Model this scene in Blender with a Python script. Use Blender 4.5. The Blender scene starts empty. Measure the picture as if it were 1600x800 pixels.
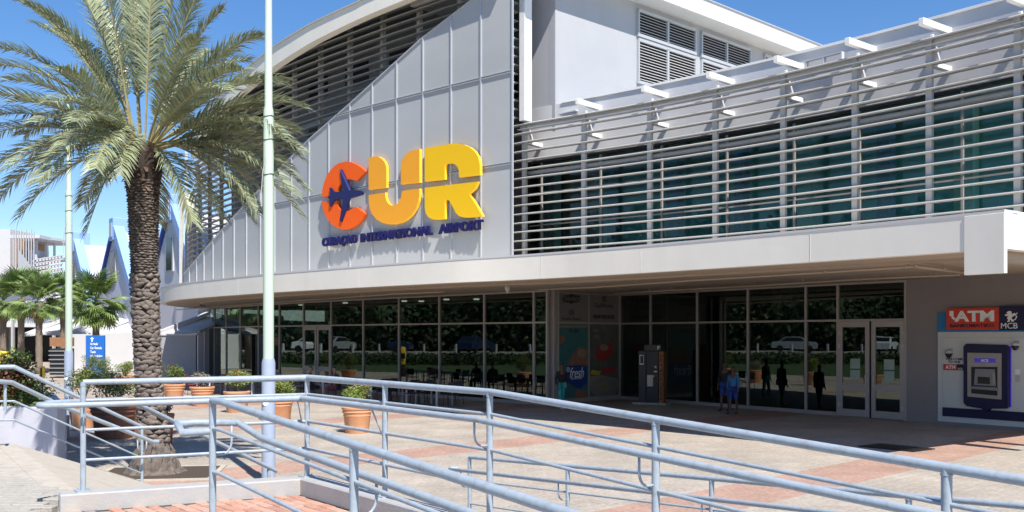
import bpy, bmesh, math, random
from mathutils import Vector, Matrix, Quaternion
random.seed(7)
S = bpy.context.scene
PI = math.pi
F, HZ, H = 1530.0, 524.0, 2.6      # focal length in photo pixels, horizon row, eye height

# ------------------------------------------------------------ camera, sky, sun
cam_d = bpy.data.cameras.new('camera'); cam = bpy.data.objects.new('camera', cam_d)
S.collection.objects.link(cam)
cam.location = (0, 0, H); cam.rotation_euler = (PI/2, 0, 0)
cam_d.sensor_width = 36; cam_d.lens = F/1600*36
cam_d.shift_y = (HZ-400)/1600
cam_d.clip_start = 0.05; cam_d.clip_end = 3000
S.camera = cam
sun_vec = Vector((.315, -.68, 1)).normalized()
elev = math.asin(sun_vec.z); az = math.atan2(sun_vec.x, sun_vec.y)
W = bpy.data.worlds.new('World'); S.world = W; W.use_nodes = True
nt = W.node_tree; bg = nt.nodes['Background']
sky = nt.nodes.new('ShaderNodeTexSky'); sky.sky_type = 'NISHITA'; sky.sun_disc = False
sky.sun_elevation = elev; sky.sun_rotation = az; sky.ozone_density = 4.0; sky.dust_density = 0.0; sky.air_density = 1.0
hs = nt.nodes.new('ShaderNodeHueSaturation'); hs.inputs['Saturation'].default_value = 1.2
nt.links.new(sky.outputs[0], hs.inputs['Color']); tn = nt.nodes.new('ShaderNodeMixRGB'); tn.blend_type = 'MULTIPLY'; tn.inputs[0].default_value = 1; tn.inputs[2].default_value = (1.08,1.06,1.14,1); nt.links.new(hs.outputs[0], tn.inputs[1]); nt.links.new(tn.outputs[0], bg.inputs[0]); bg.inputs[1].default_value = 0.095
sd = bpy.data.lights.new('sun', 'SUN'); sd.energy = 5.0; sd.angle = math.radians(.5); sd.color = (1, .955, .89)
so = bpy.data.objects.new('sun', sd); S.collection.objects.link(so)
so.rotation_euler = (-sun_vec).to_track_quat('-Z', 'Y').to_euler(); so.location = (20, -40, 60)
S.view_settings.view_transform = 'Standard'; S.view_settings.look = 'None'
S.view_settings.exposure = 0.55; S.view_settings.gamma = 1

# ------------------------------------------------------------ helpers
def V(*a): return Vector(a)
def PX(px, py, Y): return V((px-800)/F*Y, Y, H-(py-HZ)/F*Y)
def GR(px, py, z=0.0):
    Y = (H-z)*F/(py-HZ); return PX(px, py, Y)

def mat(name, col, rough=.6, metal=0, var=.08, scale=6.0, bump=0.0, bscale=40.0, emit=None, estr=0, spec=.5, dirt=None, island=0.0, trans=0.0):
    m = bpy.data.materials.new(name); m.use_nodes = True
    n = m.node_tree.nodes; l = m.node_tree.links; b = n['Principled BSDF']
    b.inputs['Roughness'].default_value = rough; b.inputs['Metallic'].default_value = metal
    b.inputs['Specular IOR Level'].default_value = spec
    geo = n.new('ShaderNodeNewGeometry')
    nz = n.new('ShaderNodeTexNoise'); nz.inputs['Scale'].default_value = scale; nz.inputs['Detail'].default_value = 6
    nz.inputs['Roughness'].default_value = .65
    l.new(geo.outputs['Position'], nz.inputs['Vector'])
    rm = n.new('ShaderNodeMapRange'); l.new(nz.outputs[0], rm.inputs[0])
    rm.inputs[1].default_value = .3; rm.inputs[2].default_value = .7
    rm.inputs[3].default_value = 1-var; rm.inputs[4].default_value = 1+var
    fac = rm.outputs[0]
    if island:
        r2 = n.new('ShaderNodeMapRange'); l.new(geo.outputs['Random Per Island'], r2.inputs[0])
        r2.inputs[3].default_value = 1-island; r2.inputs[4].default_value = 1+island
        mm = n.new('ShaderNodeMath'); mm.operation = 'MULTIPLY'; l.new(fac, mm.inputs[0]); l.new(r2.outputs[0], mm.inputs[1]); fac = mm.outputs[0]
    sc = n.new('ShaderNodeVectorMath'); sc.operation = 'SCALE'
    sc.inputs[0].default_value = col[:3]; l.new(fac, sc.inputs['Scale'])
    out = sc.outputs[0]
    if dirt:
        n2 = n.new('ShaderNodeTexNoise'); n2.inputs['Scale'].default_value = dirt[1]; n2.inputs['Detail'].default_value = 8
        mp = n.new('ShaderNodeMapping'); mp.inputs['Scale'].default_value = dirt[3] if len(dirt) > 3 else (1, 1, 1)
        l.new(geo.outputs['Position'], mp.inputs[0]); l.new(mp.outputs[0], n2.inputs['Vector'])
        r3 = n.new('ShaderNodeMapRange'); l.new(n2.outputs[0], r3.inputs[0]); r3.inputs[1].default_value = .52; r3.inputs[2].default_value = .75
        r3.inputs[3].default_value = 0; r3.inputs[4].default_value = dirt[2]
        mx = n.new('ShaderNodeMixRGB'); l.new(r3.outputs[0], mx.inputs[0]); l.new(out, mx.inputs[1]); mx.inputs[2].default_value = (*dirt[0], 1)
        out = mx.outputs[0]
    l.new(out, b.inputs['Base Color'])
    if bump:
        nb = n.new('ShaderNodeTexNoise'); nb.inputs['Scale'].default_value = bscale; nb.inputs['Detail'].default_value = 5
        l.new(geo.outputs['Position'], nb.inputs['Vector'])
        bp = n.new('ShaderNodeBump'); bp.inputs['Strength'].default_value = bump; bp.inputs['Distance'].default_value = .02
        l.new(nb.outputs[0], bp.inputs['Height']); l.new(bp.outputs[0], b.inputs['Normal'])
    if emit:
        b.inputs['Emission Color'].default_value = (*emit, 1); b.inputs['Emission Strength'].default_value = estr
    if trans:
        tr = n.new('ShaderNodeBsdfTranslucent'); l.new(out, tr.inputs[0])
        ms = n.new('ShaderNodeMixShader'); ms.inputs[0].default_value = trans
        l.new(b.outputs[0], ms.inputs[1]); l.new(tr.outputs[0], ms.inputs[2]); l.new(ms.outputs[0], n['Material Output'].inputs[0])
    return m

def glass(name, tint, ior=1.6, rough=0.0, wob=0.0):
    m = bpy.data.materials.new(name); m.use_nodes = True
    n = m.node_tree.nodes; l = m.node_tree.links; n.remove(n['Principled BSDF'])
    t = n.new('ShaderNodeBsdfTransparent'); t.inputs[0].default_value = (*tint, 1)
    g = n.new('ShaderNodeBsdfGlossy'); g.inputs['Roughness'].default_value = rough; g.inputs[0].default_value = (.74, .86, .80, 1)
    f = n.new('ShaderNodeFresnel'); f.inputs[0].default_value = ior
    if wob:
        geo = n.new('ShaderNodeNewGeometry'); nz = n.new('ShaderNodeTexNoise'); nz.inputs['Scale'].default_value = .9; nz.inputs['Detail'].default_value = 1
        l.new(geo.outputs['Position'], nz.inputs['Vector'])
        bp = n.new('ShaderNodeBump'); bp.inputs['Strength'].default_value = wob; bp.inputs['Distance'].default_value = .02
        l.new(nz.outputs[0], bp.inputs['Height']); l.new(bp.outputs[0], g.inputs['Normal'])
    x = n.new('ShaderNodeMixShader'); l.new(f.outputs[0], x.inputs[0]); l.new(t.outputs[0], x.inputs[1]); l.new(g.outputs[0], x.inputs[2])
    l.new(x.outputs[0], n['Material Output'].inputs[0]); return m

class MB:
    def __init__(s): s.v = []; s.f = []; s.mi = []; s.cm = 0
    def add(s, vs, fs):
        o = len(s.v); s.v += [tuple(v) for v in vs]
        for f in fs: s.f.append(tuple(o+i for i in f)); s.mi.append(s.cm)
    def hexa(s, p):   # 8 points: bottom 4 ccw, top 4 ccw
        s.add(p, [(3,2,1,0),(4,5,6,7),(0,1,5,4),(1,2,6,5),(2,3,7,6),(3,0,4,7)])
    def box(s, c, d, rz=0):
        c = Vector(c); x = V(math.cos(rz), math.sin(rz), 0)*d[0]/2; y = V(-math.sin(rz), math.cos(rz), 0)*d[1]/2; z = V(0,0,d[2]/2)
        s.hexa([c-x-y-z, c+x-y-z, c+x+y-z, c-x+y-z, c-x-y+z, c+x-y+z, c+x+y+z, c-x+y+z])
    def bar(s, a, b, w, h, up=V(0,0,1)):
        a = Vector(a); b = Vector(b); t = (b-a).normalized(); x = t.cross(up)
        if x.length < 1e-4: x = V(1,0,0)
        x = x.normalized(); y = x.cross(t).normalized(); x = x*w/2; y = y*h/2
        s.hexa([a-x-y, a+x-y, b+x-y, b-x-y, a-x+y, a+x+y, b+x+y, b-x+y])
    def tube(s, pts, r, n=10, cap=True):
        pts = [Vector(p) for p in pts]; m = len(pts)
        rs = r if isinstance(r, (list, tuple)) else [r]*m
        ring = []; ref = None
        for i, p in enumerate(pts):
            a = pts[i]-pts[i-1] if i else pts[1]-pts[0]
            b = pts[i+1]-pts[i] if i < m-1 else a
            t = (a.normalized()+b.normalized()); t = t.normalized() if t.length > 1e-5 else b.normalized()
            if ref is None: ref = V(0,0,1) if abs(t.z) < .9 else V(1,0,0)
            x = t.cross(ref).normalized(); y = x.cross(t).normalized(); ref = y
            k = 1/max(.6, math.sqrt(max(.3,(1+a.normalized().dot(b.normalized()))/2)))
            ring.append([p+(x*math.cos(2*PI*j/n)+y*math.sin(2*PI*j/n))*rs[i]*k for j in range(n)])
        vs = [q for g in ring for q in g]
        fs = [(i*n+j, i*n+(j+1) % n, (i+1)*n+(j+1) % n, (i+1)*n+j) for i in range(m-1) for j in range(n)]
        if cap: fs += [tuple(range(n-1,-1,-1)), tuple((m-1)*n+j for j in range(n))]
        s.add(vs, fs)
    def lathe(s, prof, c=(0,0,0), n=28, cap=True):
        c = Vector(c); m = len(prof)
        vs = [c+V(r*math.cos(2*PI*j/n), r*math.sin(2*PI*j/n), z) for r, z in prof for j in range(n)]
        fs = [(i*n+j, i*n+(j+1) % n, (i+1)*n+(j+1) % n, (i+1)*n+j) for i in range(m-1) for j in range(n)]
        if cap: fs += [tuple(range(n-1,-1,-1)), tuple((m-1)*n+j for j in range(n))]
        s.add(vs, fs)
    def loft(s, sections, closed=True, cap=True):  # list of equal length point rings
        n = len(sections[0]); m = len(sections)
        vs = [q for g in sections for q in g]
        rng = n if closed else n-1
        fs = [(i*n+j, i*n+(j+1) % n, (i+1)*n+(j+1) % n, (i+1)*n+j) for i in range(m-1) for j in range(rng)]
        if cap and closed: fs += [tuple(range(n-1,-1,-1)), tuple((m-1)*n+j for j in range(n))]
        s.add(vs, fs)
    def build(s, name, m=None, parent=None, smooth=False, kind=None, bevel=0, auto=None, face=False):
        me = bpy.data.meshes.new(name); me.from_pydata(s.v, [], s.f)
        ms = m if isinstance(m, (list, tuple)) else [m]
        for q in ms: me.materials.append(q)
        if len(ms) > 1: me.polygons.foreach_set('material_index', s.mi)
        bm = bmesh.new(); bm.from_mesh(me)
        if not face: bmesh.ops.recalc_face_normals(bm, faces=bm.faces)
        else:
            bm.normal_update()
            for f_ in bm.faces:
                if f_.normal.dot(V(0,0,H)-f_.calc_center_median()) < 0: f_.normal_flip()
        if bevel: bmesh.ops.bevel(bm, geom=list(bm.edges), offset=bevel, segments=1, affect='EDGES')
        bm.to_mesh(me); bm.free()
        if smooth:
            me.polygons.foreach_set('use_smooth', [True]*len(me.polygons))
            if auto: me.set_sharp_from_angle(angle=math.radians(auto))
        o = bpy.data.objects.new(name, me); S.collection.objects.link(o)
        if parent: o.parent = parent
        if kind: o['kind'] = kind
        return o

def empty(name, loc=(0,0,0), rz=0, label=None, cat=None, group=None, kind=None, parent=None):
    o = bpy.data.objects.new(name, None); S.collection.objects.link(o); o.location = loc; o.rotation_euler = (0,0,rz)
    o.empty_display_size = .2
    tag(o, label, cat, group, kind)
    if parent: o.parent = parent
    return o
def tag(o, label=None, cat=None, group=None, kind=None):
    if label: o['label'] = label
    if cat: o['category'] = cat
    if group: o['group'] = group
    if kind: o['kind'] = kind
    return o
def copy_tree(o, parent=None):
    c = o.copy(); S.collection.objects.link(c)
    if parent: c.parent = parent; c.matrix_parent_inverse = o.matrix_parent_inverse
    for ch in KIDS(o): copy_tree(ch, c)
    return c
def KIDS(o): return [q for q in S.collection.objects if q.parent == o]
def inst(name, me, loc, rot=(0,0,0), sc=(1,1,1), parent=None):
    o = bpy.data.objects.new(name, me); S.collection.objects.link(o); o.location = loc; o.rotation_euler = rot; o.scale = sc
    if parent: o.parent = parent
    return o

# curves in plan (lists of 2D points), catmull-rom resampling and inward offset
def cr(pts, step=.35):
    P = [Vector(p) for p in pts]; P = [2*P[0]-P[1]] + P + [2*P[-1]-P[-2]]; out = []
    for i in range(1, len(P)-2):
        n = max(2, int((P[i+1]-P[i]).length/step))
        for k in range(n):
            t = k/n; a, b, c, d = P[i-1], P[i], P[i+1], P[i+2]
            out.append(.5*((2*b)+(c-a)*t+(2*a-5*b+4*c-d)*t*t+(3*b-a-3*c+d)*t**3))
    out.append(P[-2]); return out
def off(c, d):   # right-to-left curves: inward (building side) is to the right of travel
    o = []
    for i, p in enumerate(c):
        t = (c[min(i+1, len(c)-1)]-c[max(i-1, 0)]).normalized(); o.append(p+V(t.y, -t.x)*d)
    return o
def pxof(p): return 800+F*p.x/p.y
def at_px(c, px):
    for i in range(len(c)-1):
        a, b = pxof(c[i]), pxof(c[i+1])
        if (a-px)*(b-px) <= 0 and a != b:
            return c[i].lerp(c[i+1], (a-px)/(a-b))
    return c[-1]
def idx_px(c, px):
    return min(range(len(c)), key=lambda i: abs(pxof(c[i])-px))
def ip(x, tab):
    if x <= tab[0][0]: return tab[0][1]
    for (a, b), (c, d) in zip(tab, tab[1:]):
        if x <= c: return b+(d-b)*(x-a)/(c-a)
    return tab[-1][1]
def arclen(c):
    L = [0]
    for a, b in zip(c, c[1:]): L.append(L[-1]+(b-a).length)
    return L
def at_len(c, L, s):
    for i in range(len(c)-1):
        if L[i+1] >= s: return c[i].lerp(c[i+1], max(0, (s-L[i])/(L[i+1]-L[i]+1e-9)))
    return c[-1]
def sub(c, a, b):    # part of curve between two arc lengths
    L = arclen(c); return [at_len(c, L, a)]+[p for p, s in zip(c, L) if a < s < b]+[at_len(c, L, b)]
def len_px(c, px):
    L = arclen(c)
    for i in range(len(c)-1):
        a, b = pxof(c[i]), pxof(c[i+1])
        if (a-px)*(b-px) <= 0 and a != b: return L[i]+(L[i+1]-L[i])*(a-px)/(a-b)
    return L[-1]
def wallstrip(mb, c, z0, z1, th):   # thick wall following plan curve, thickness inward; z0/z1 numbers or functions of point
    ci = off(c, th); g = lambda z, p: z(p) if callable(z) else z
    mb.loft([[V(p.x,p.y,g(z0,p)), V(p.x,p.y,g(z1,p)), V(q.x,q.y,g(z1,p)), V(q.x,q.y,g(z0,p))] for p, q in zip(c, ci)])

class Plane:    # vertical plane in the world, s runs along u, d stands out towards the viewer side
    def __init__(s, o, u):
        s.o = Vector(o); s.u = Vector(u).normalized(); s.n = V(s.u.y, -s.u.x)
        if s.n.dot(-s.o) < 0: s.n = -s.n
    def pt(s, px, py):
        k = (px-800)/F; t = (k*s.o.y-s.o.x)/(s.u.x-k*s.u.y); Y = s.o.y+s.u.y*t
        return t, H-(py-HZ)/F*Y
    def w(s, a, z, d=0): q = s.o+s.u*a+s.n*d; return V(q.x, q.y, z)
    def box(s, mb, a0, a1, z0, z1, d0, d1):
        mb.hexa([s.w(a0,z0,d0), s.w(a1,z0,d0), s.w(a1,z0,d1), s.w(a0,z0,d1), s.w(a0,z1,d0), s.w(a1,z1,d0), s.w(a1,z1,d1), s.w(a0,z1,d1)])
    def pbox(s, mb, x0, y0, x1, y1, d0, d1):
        a0, z1 = s.pt(x0, y0); a1, z0 = s.pt(x1, y1); zz0 = s.pt(x0, y1)[1]; s.box(mb, a0, a1, (z0+zz0)/2, (z1+s.pt(x1,y0)[1])/2, d0, d1)
    def poly(s, mb, pts, d0, d1):   # pts (a,z)
        n = len(pts); vs = [s.w(a,z,d0) for a, z in pts]+[s.w(a,z,d1) for a, z in pts]
        mb.add(vs, [tuple(range(n)), tuple(range(2*n-1, n-1, -1))]+[(i, (i+1) % n, n+(i+1) % n, n+i) for i in range(n)])

def text(body, pl, a0, z0, a1, z1, d, m, parent, name='lettering', bold=.02, th=.01, shear=0, fit=True):
    cu = bpy.data.curves.new(name, 'FONT'); cu.body = body; cu.size = 1; cu.offset = bold; cu.extrude = .5; cu.shear = shear; cu.align_x = 'LEFT'
    cu.resolution_u = 3
    o = bpy.data.objects.new(name, cu); S.collection.objects.link(o)
    bpy.context.view_layer.update()
    me = bpy.data.meshes.new_from_object(o.evaluated_get(bpy.context.evaluated_depsgraph_get()))
    bpy.data.objects.remove(o); bpy.data.curves.remove(cu)
    xs = [v.co.x for v in me.vertices]; ys = [v.co.y for v in me.vertices]
    x0, x1, y0, y1 = min(xs), max(xs), min(ys), max(ys)
    sx = (a1-a0)/(x1-x0); sy = (z1-z0)/(y1-y0)
    for v in me.vertices:
        v.co = pl.w(a0+(v.co.x-x0)*sx, z0+(v.co.y-y0)*sy, d+(v.co.z+.5)*th)
    me.materials.clear(); me.materials.append(m); me.name = name
    q = bpy.data.objects.new(name, me); S.collection.objects.link(q)
    if parent: q.parent = parent
    return q
def ptext(body, pl, x0, y0, x1, y1, d, m, parent, **k):
    a0, z0 = pl.pt(x0, y1); a1, z1 = pl.pt(x1, y0); zb = pl.pt(x1, y1)[1]; zt = pl.pt(x0, y0)[1]
    return text(body, pl, a0, (z0+zb)/2, a1, (z1+zt)/2, d, m, parent, **k)

# ------------------------------------------------------------ materials
M = {}
M['white'] = mat('white_paint', (.585,.575,.575), .6, var=.03, scale=1.2, bump=.08, bscale=25, dirt=((.5,.47,.42), 1.3, .14, (1,1,.25)))
M['bright'] = mat('bright_white_paint', (.80,.79,.76), .55, var=.03)
M['hallw'] = mat('hall_wall_render', (.40,.405,.425), .75, var=.035, scale=.7, bump=.06, dirt=((.33,.32,.31), .8, .2, (1,1,.3)))
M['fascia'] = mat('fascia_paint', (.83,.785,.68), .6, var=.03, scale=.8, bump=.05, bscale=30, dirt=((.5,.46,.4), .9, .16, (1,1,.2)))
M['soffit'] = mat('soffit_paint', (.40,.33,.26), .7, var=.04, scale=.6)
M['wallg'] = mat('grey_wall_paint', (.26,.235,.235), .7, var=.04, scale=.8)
M['louvre'] = mat('louvre_aluminium', (.40,.40,.39), .5, metal=.05, var=.06, scale=3, dirt=((.3,.28,.26), 5, .3))
M['post'] = mat('facade_post_paint', (.48,.47,.45), .55, var=.05, scale=2, dirt=((.35,.32,.3), 3, .2))
M['back'] = mat('drum_wall', (.24,.24,.245), .8, var=.08)
M['frame'] = mat('mullion_aluminium', (.42,.38,.36), .45, metal=.3, var=.03)
M['trim'] = mat('screen_trim', (.48,.49,.51), .45, metal=.2, var=.03)
M['rail'] = mat('rail_paint', (.335,.39,.44), .40, var=.07, scale=9, spec=.45, bump=.12, bscale=30, dirt=((.22,.21,.19), 17, .5))
M['pole'] = mat('pole_green', (.50,.60,.49), .45, var=.03, dirt=((.45,.48,.42), 6, .18))
M['poleb'] = mat('pole_blue', (.33,.38,.48), .45, var=.04, dirt=((.3,.32,.34), 8, .25))
M['glass'] = glass('shop_glass', (.14,.21,.175), 2.0, wob=.05)
M['glass2'] = glass('upper_glass', (.48,.72,.72), 1.6, wob=.06)
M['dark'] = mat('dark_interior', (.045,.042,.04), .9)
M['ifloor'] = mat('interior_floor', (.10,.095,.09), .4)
M['black'] = mat('black_plastic', (.015,.015,.017), .4, var=.1)
M['navy'] = mat('navy_paint', (.018,.016,.10), .35, var=.05)
M['terra'] = mat('terracotta', (.62,.30,.15), .75, var=.10, scale=5, bump=.1, dirt=((.62,.50,.38), 4, .35))
M['terrad'] = mat('brown_terracotta', (.30,.12,.065), .7, var=.1, scale=5, bump=.1, dirt=((.4,.25,.18), 4, .3))
M['soil'] = mat('soil', (.07,.05,.035), .95, var=.3, scale=30, bump=.6, bscale=60)
M['leaf'] = mat('shrub_leaf', (.14,.20,.045), .55, var=.25, scale=4, island=.45, trans=.25)
M['leaf2'] = mat('shrub_leaf_light', (.22,.28,.06), .55, var=.25, scale=4, island=.45, trans=.25)
M['leafg'] = mat('shrub_leaf_dusty', (.24,.23,.16), .7, var=.2, scale=4, island=.4, trans=.15)
M['leafr'] = mat('shrub_leaf_bronze', (.16,.05,.03), .55, var=.25, scale=4, island=.4, trans=.2)
M['flower'] = mat('red_flower', (.65,.06,.04), .6, var=.2, island=.3, trans=.2)
M['twig'] = mat('twig', (.20,.15,.10), .9, var=.2)
M['frond'] = mat('palm_leaflet', (.30,.335,.195), .36, var=.25, scale=2.2, island=.40, trans=.18, spec=.6)
M['rachis'] = mat('palm_rachis', (.33,.28,.13), .5, var=.2, scale=5)
M['trunk'] = mat('palm_trunk', (.135,.11,.092), .95, var=.5, scale=11, bump=1.0, bscale=38, island=.35)
M['trunkd'] = mat('palm_trunk_core', (.04,.03,.024), .95, var=.3, scale=20, bump=1.0, bscale=60)
M['skirt'] = mat('palm_crown_fibre', (.13,.075,.055), .95, var=.35, scale=16, bump=1, island=.3)
M['fan'] = mat('fan_palm_leaf', (.19,.27,.075), .5, var=.25, scale=3, island=.3, trans=.25)
M['fandry'] = mat('fan_palm_dry_leaf', (.32,.25,.12), .8, var=.2, island=.3)
M['fant'] = mat('fan_palm_trunk', (.22,.17,.13), .95, var=.25, scale=12, bump=.8)
M['kerb'] = mat('kerb_concrete', (.385,.38,.37), .75, var=.07, scale=5, bump=.15, dirt=((.58,.45,.25), 3.5, .25))
M['lwall'] = mat('planter_wall_plaster', (.50,.50,.55), .8, var=.06, scale=3, bump=.15, dirt=((.4,.4,.4), 2, .25))
M['slab'] = mat('concrete_slab', (.47,.42,.345), .9, var=.10, scale=8, bump=.3, bscale=70, dirt=((.25,.22,.19), 2.5, .3))
M['conc'] = mat('terrace_concrete', (.33,.30,.26), .9, var=.12, scale=6, bump=.3)
M['paver'] = mat('grey_paver', (.40,.37,.32), .92, var=.14, scale=18, bump=.6, bscale=60, dirt=((.22,.2,.18), 4, .3))
for i, c in enumerate([(.50,.26,.18), (.56,.31,.22), (.45,.235,.17), (.53,.33,.25)]):
    M['brick%d' % i] = mat('red_brick_paver', c, .92, var=.12, scale=22, bump=.6, bscale=90, dirt=((.30,.24,.2), 5, .3))
M['blue'] = mat('sign_blue', (.02,.15,.52), .45, var=.03)
M['wtext'] = mat('white_lettering', (.85,.85,.85), .5, var=.01)
M['skin1'] = mat('dark_skin', (.11,.05,.03), .5, var=.06); M['skin2'] = mat('brown_skin', (.30,.16,.10), .5, var=.06)
M['hair'] = mat('dark_hair', (.012,.009,.008), .7)
M['chair'] = mat('dark_metal_chair', (.035,.03,.032), .5)
M['wleg'] = mat('white_table_leg', (.62,.62,.62), .4)
M['wood'] = mat('warm_wood', (.30,.15,.07), .5, var=.2)

# perforated sign screen
def screen_mat():
    m = bpy.data.materials.new('perforated_screen'); m.use_nodes = True
    n = m.node_tree.nodes; l = m.node_tree.links; b = n['Principled BSDF']
    geo = n.new('ShaderNodeNewGeometry')
    nz = n.new('ShaderNodeTexNoise'); nz.inputs['Scale'].default_value = .35; nz.inputs['Detail'].default_value = 3
    mp = n.new('ShaderNodeMapping'); mp.inputs['Scale'].default_value = (.6, .6, 1.6); l.new(geo.outputs['Position'], mp.inputs[0]); l.new(mp.outputs[0], nz.inputs['Vector'])
    rp = n.new('ShaderNodeValToRGB'); l.new(nz.outputs[0], rp.inputs[0])
    rp.color_ramp.elements[0].position = .3; rp.color_ramp.elements[0].color = (.45,.455,.45,1)
    rp.color_ramp.elements[1].position = .75; rp.color_ramp.elements[1].color = (.51,.515,.51,1)
    l.new(rp.outputs[0], b.inputs['Base Color']); b.inputs['Roughness'].default_value = .6; b.inputs['Specular IOR Level'].default_value = .2
    w = n.new('ShaderNodeTexWhiteNoise'); sc = n.new('ShaderNodeVectorMath'); sc.operation = 'SCALE'; sc.inputs['Scale'].default_value = 70
    fl = n.new('ShaderNodeVectorMath'); fl.operation = 'FLOOR'; l.new(geo.outputs['Position'], sc.inputs[0]); l.new(sc.outputs[0], fl.inputs[0]); l.new(fl.outputs[0], w.inputs['Vector'])
    gt = n.new('ShaderNodeMath'); gt.operation = 'LESS_THAN'; gt.inputs[1].default_value = 5.0; l.new(w.outputs['Value'], gt.inputs[0])
    t = n.new('ShaderNodeBsdfTransparent'); x = n.new('ShaderNodeMixShader'); x.inputs[0].default_value = .10; l.new(b.outputs[0], x.inputs[1]); l.new(t.outputs[0], x.inputs[2])
    l.new(x.outputs[0], n['Material Output'].inputs[0]); return m
M['screen'] = screen_mat()

# plaza paving: grey-beige pavers with red bands square to the terminal
def plaza_mat():
    m = bpy.data.materials.new('plaza_paving'); m.use_nodes = True
    n = m.node_tree.nodes; l = m.node_tree.links; b = n['Principled BSDF']; b.inputs['Roughness'].default_value = .92
    b.inputs['Specular IOR Level'].default_value = .25
    geo = n.new('ShaderNodeNewGeometry'); mp = n.new('ShaderNodeMapping'); mp.inputs['Rotation'].default_value = (0,0,-math.atan2(.704,.71))
    l.new(geo.outputs['Position'], mp.inputs[0])
    sp = n.new('ShaderNodeSeparateXYZ'); l.new(mp.outputs[0], sp.inputs[0])   # Y = -(P.(.704,-.71))
    def mth(op, a, bb):
        q = n.new('ShaderNodeMath'); q.operation = op
        for i, z in enumerate((a, bb)):
            if z is None: continue
            if isinstance(z, (int, float)): q.inputs[i].default_value = z
            else: l.new(z, q.inputs[i])
        return q.outputs[0]
    bnd = mth('LESS_THAN', mth('FLOORED_MODULO', mth('ADD', sp.outputs['Y'], -8.7+.72), 8.16), 1.44)
    def brick(sc, w, h, c1, c2, mo):
        t = n.new('ShaderNodeTexBrick'); l.new(mp.outputs[0], t.inputs['Vector']); t.inputs['Scale'].default_value = 1
        t.inputs['Brick Width'].default_value = w; t.inputs['Row Height'].default_value = h; t.inputs['Mortar Size'].default_value = .008; t.inputs['Mortar Smooth'].default_value = .3
        t.inputs['Color1'].default_value = (*c1,1); t.inputs['Color2'].default_value = (*c2,1); t.inputs['Mortar'].default_value = (*mo,1); return t
    g = brick(1, .4, .2, (.425,.37,.305), (.395,.342,.283), (.33,.285,.235))
    r = brick(1, .22, .11, (.44,.285,.22), (.405,.26,.20), (.34,.225,.175))
    mx = n.new('ShaderNodeMixRGB'); l.new(bnd, mx.inputs[0]); l.new(g.outputs[0], mx.inputs[1]); l.new(r.outputs[0], mx.inputs[2])
    nz = n.new('ShaderNodeTexNoise'); nz.inputs['Scale'].default_value = .7; nz.inputs['Detail'].default_value = 9; nz.inputs['Roughness'].default_value = .7; l.new(geo.outputs['Position'], nz.inputs['Vector'])
    rm = n.new('ShaderNodeMapRange'); l.new(nz.outputs[0], rm.inputs[0]); rm.inputs[1].default_value=.3; rm.inputs[2].default_value=.7; rm.inputs[3].default_value = .74; rm.inputs[4].default_value = 1.14
    n3 = n.new('ShaderNodeTexNoise'); n3.inputs['Scale'].default_value = 14; n3.inputs['Detail'].default_value = 6; l.new(geo.outputs['Position'], n3.inputs['Vector'])
    rm3 = n.new('ShaderNodeMapRange'); l.new(n3.outputs[0], rm3.inputs[0]); rm3.inputs[1].default_value=.3; rm3.inputs[2].default_value=.7; rm3.inputs[3].default_value = .82; rm3.inputs[4].default_value = 1.18
    fac = mth('MULTIPLY', rm.outputs[0], rm3.outputs[0])
    sc = n.new('ShaderNodeVectorMath'); sc.operation = 'SCALE'; l.new(mx.outputs[0], sc.inputs[0]); l.new(fac, sc.inputs['Scale'])
    l.new(sc.outputs[0], b.inputs['Base Color'])
    bp = n.new('ShaderNodeBump'); bp.inputs['Strength'].default_value = .5; bp.inputs['Distance'].default_value = .01
    ad = mth('SUBTRACT', n3.outputs[0], mth('MULTIPLY', g.outputs['Fac'], .6)); l.new(ad, bp.inputs['Height']); l.new(bp.outputs[0], b.inputs['Normal'])
    return m
M['plaza'] = plaza_mat()

# ------------------------------------------------------------ plan curves (right to left)
u1 = V(.6075, -.794)                       # direction of the ramps and the terminal front
E0 = [(9.34,18.56),(8.89,19.2),(8.0,20.4),(7.06,21.6),(6.0,22.9),(3.37,25.9),(.378,28.9),(-1.99,30.75),(-4.27,32.8),(-6.9,35.3),(-10.05,38.5),(-14.1,43.4),(-16.3,46.6),(-18.0,50.2),(-19.2,54.5),(-19.3,58.5),(-18,62),(-15,65)]
E = cr(E0)
LV0 = [(13.0,18.55),(11.9,20.3),(11.0,21.5)]
for a in (53,51,49,46,43,40,37):
    q = LV0[-1]; LV0.append((q[0]-2.2*math.cos(math.radians(a)), q[1]+2.2*math.sin(math.radians(a))))
SC0 = [(.03,32.2),(-1.04,33.17),(-2.11,34.15),(-3.18,35.13),(-4.24,36.12),(-5.28,37.13),(-6.3,38.16),(-7.32,39.2),(-8.32,40.24),(-9.29,41.32),(-10.26,42.4),(-11.17,43.52),(-12.09,44.65),(-12.98,45.79),(-13.84,46.96),(-14.68,48.14),(-15.5,49.34),(-16.27,50.57),(-17.04,51.79),(-17.75,53.0)]
SCR = cr(SC0, .25)
left = off([Vector(p) for p in SC0], .5)
LV = cr([Vector(p) for p in LV0[:-1]] + [V(.35,32.45)] + left[1:] + [V(-18.0,54.6),V(-18.75,56.6),V(-19.25,58.8),V(-19.2,61),V(-18.4,63)], .3)
PXS = [801.6,752,705.4,661.6,620.4,582.4,547.4,514.4,483.5,456,429.7,407.2,385.6,366.3,349,333.3,319.4,307.8,296.6,286]
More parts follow.
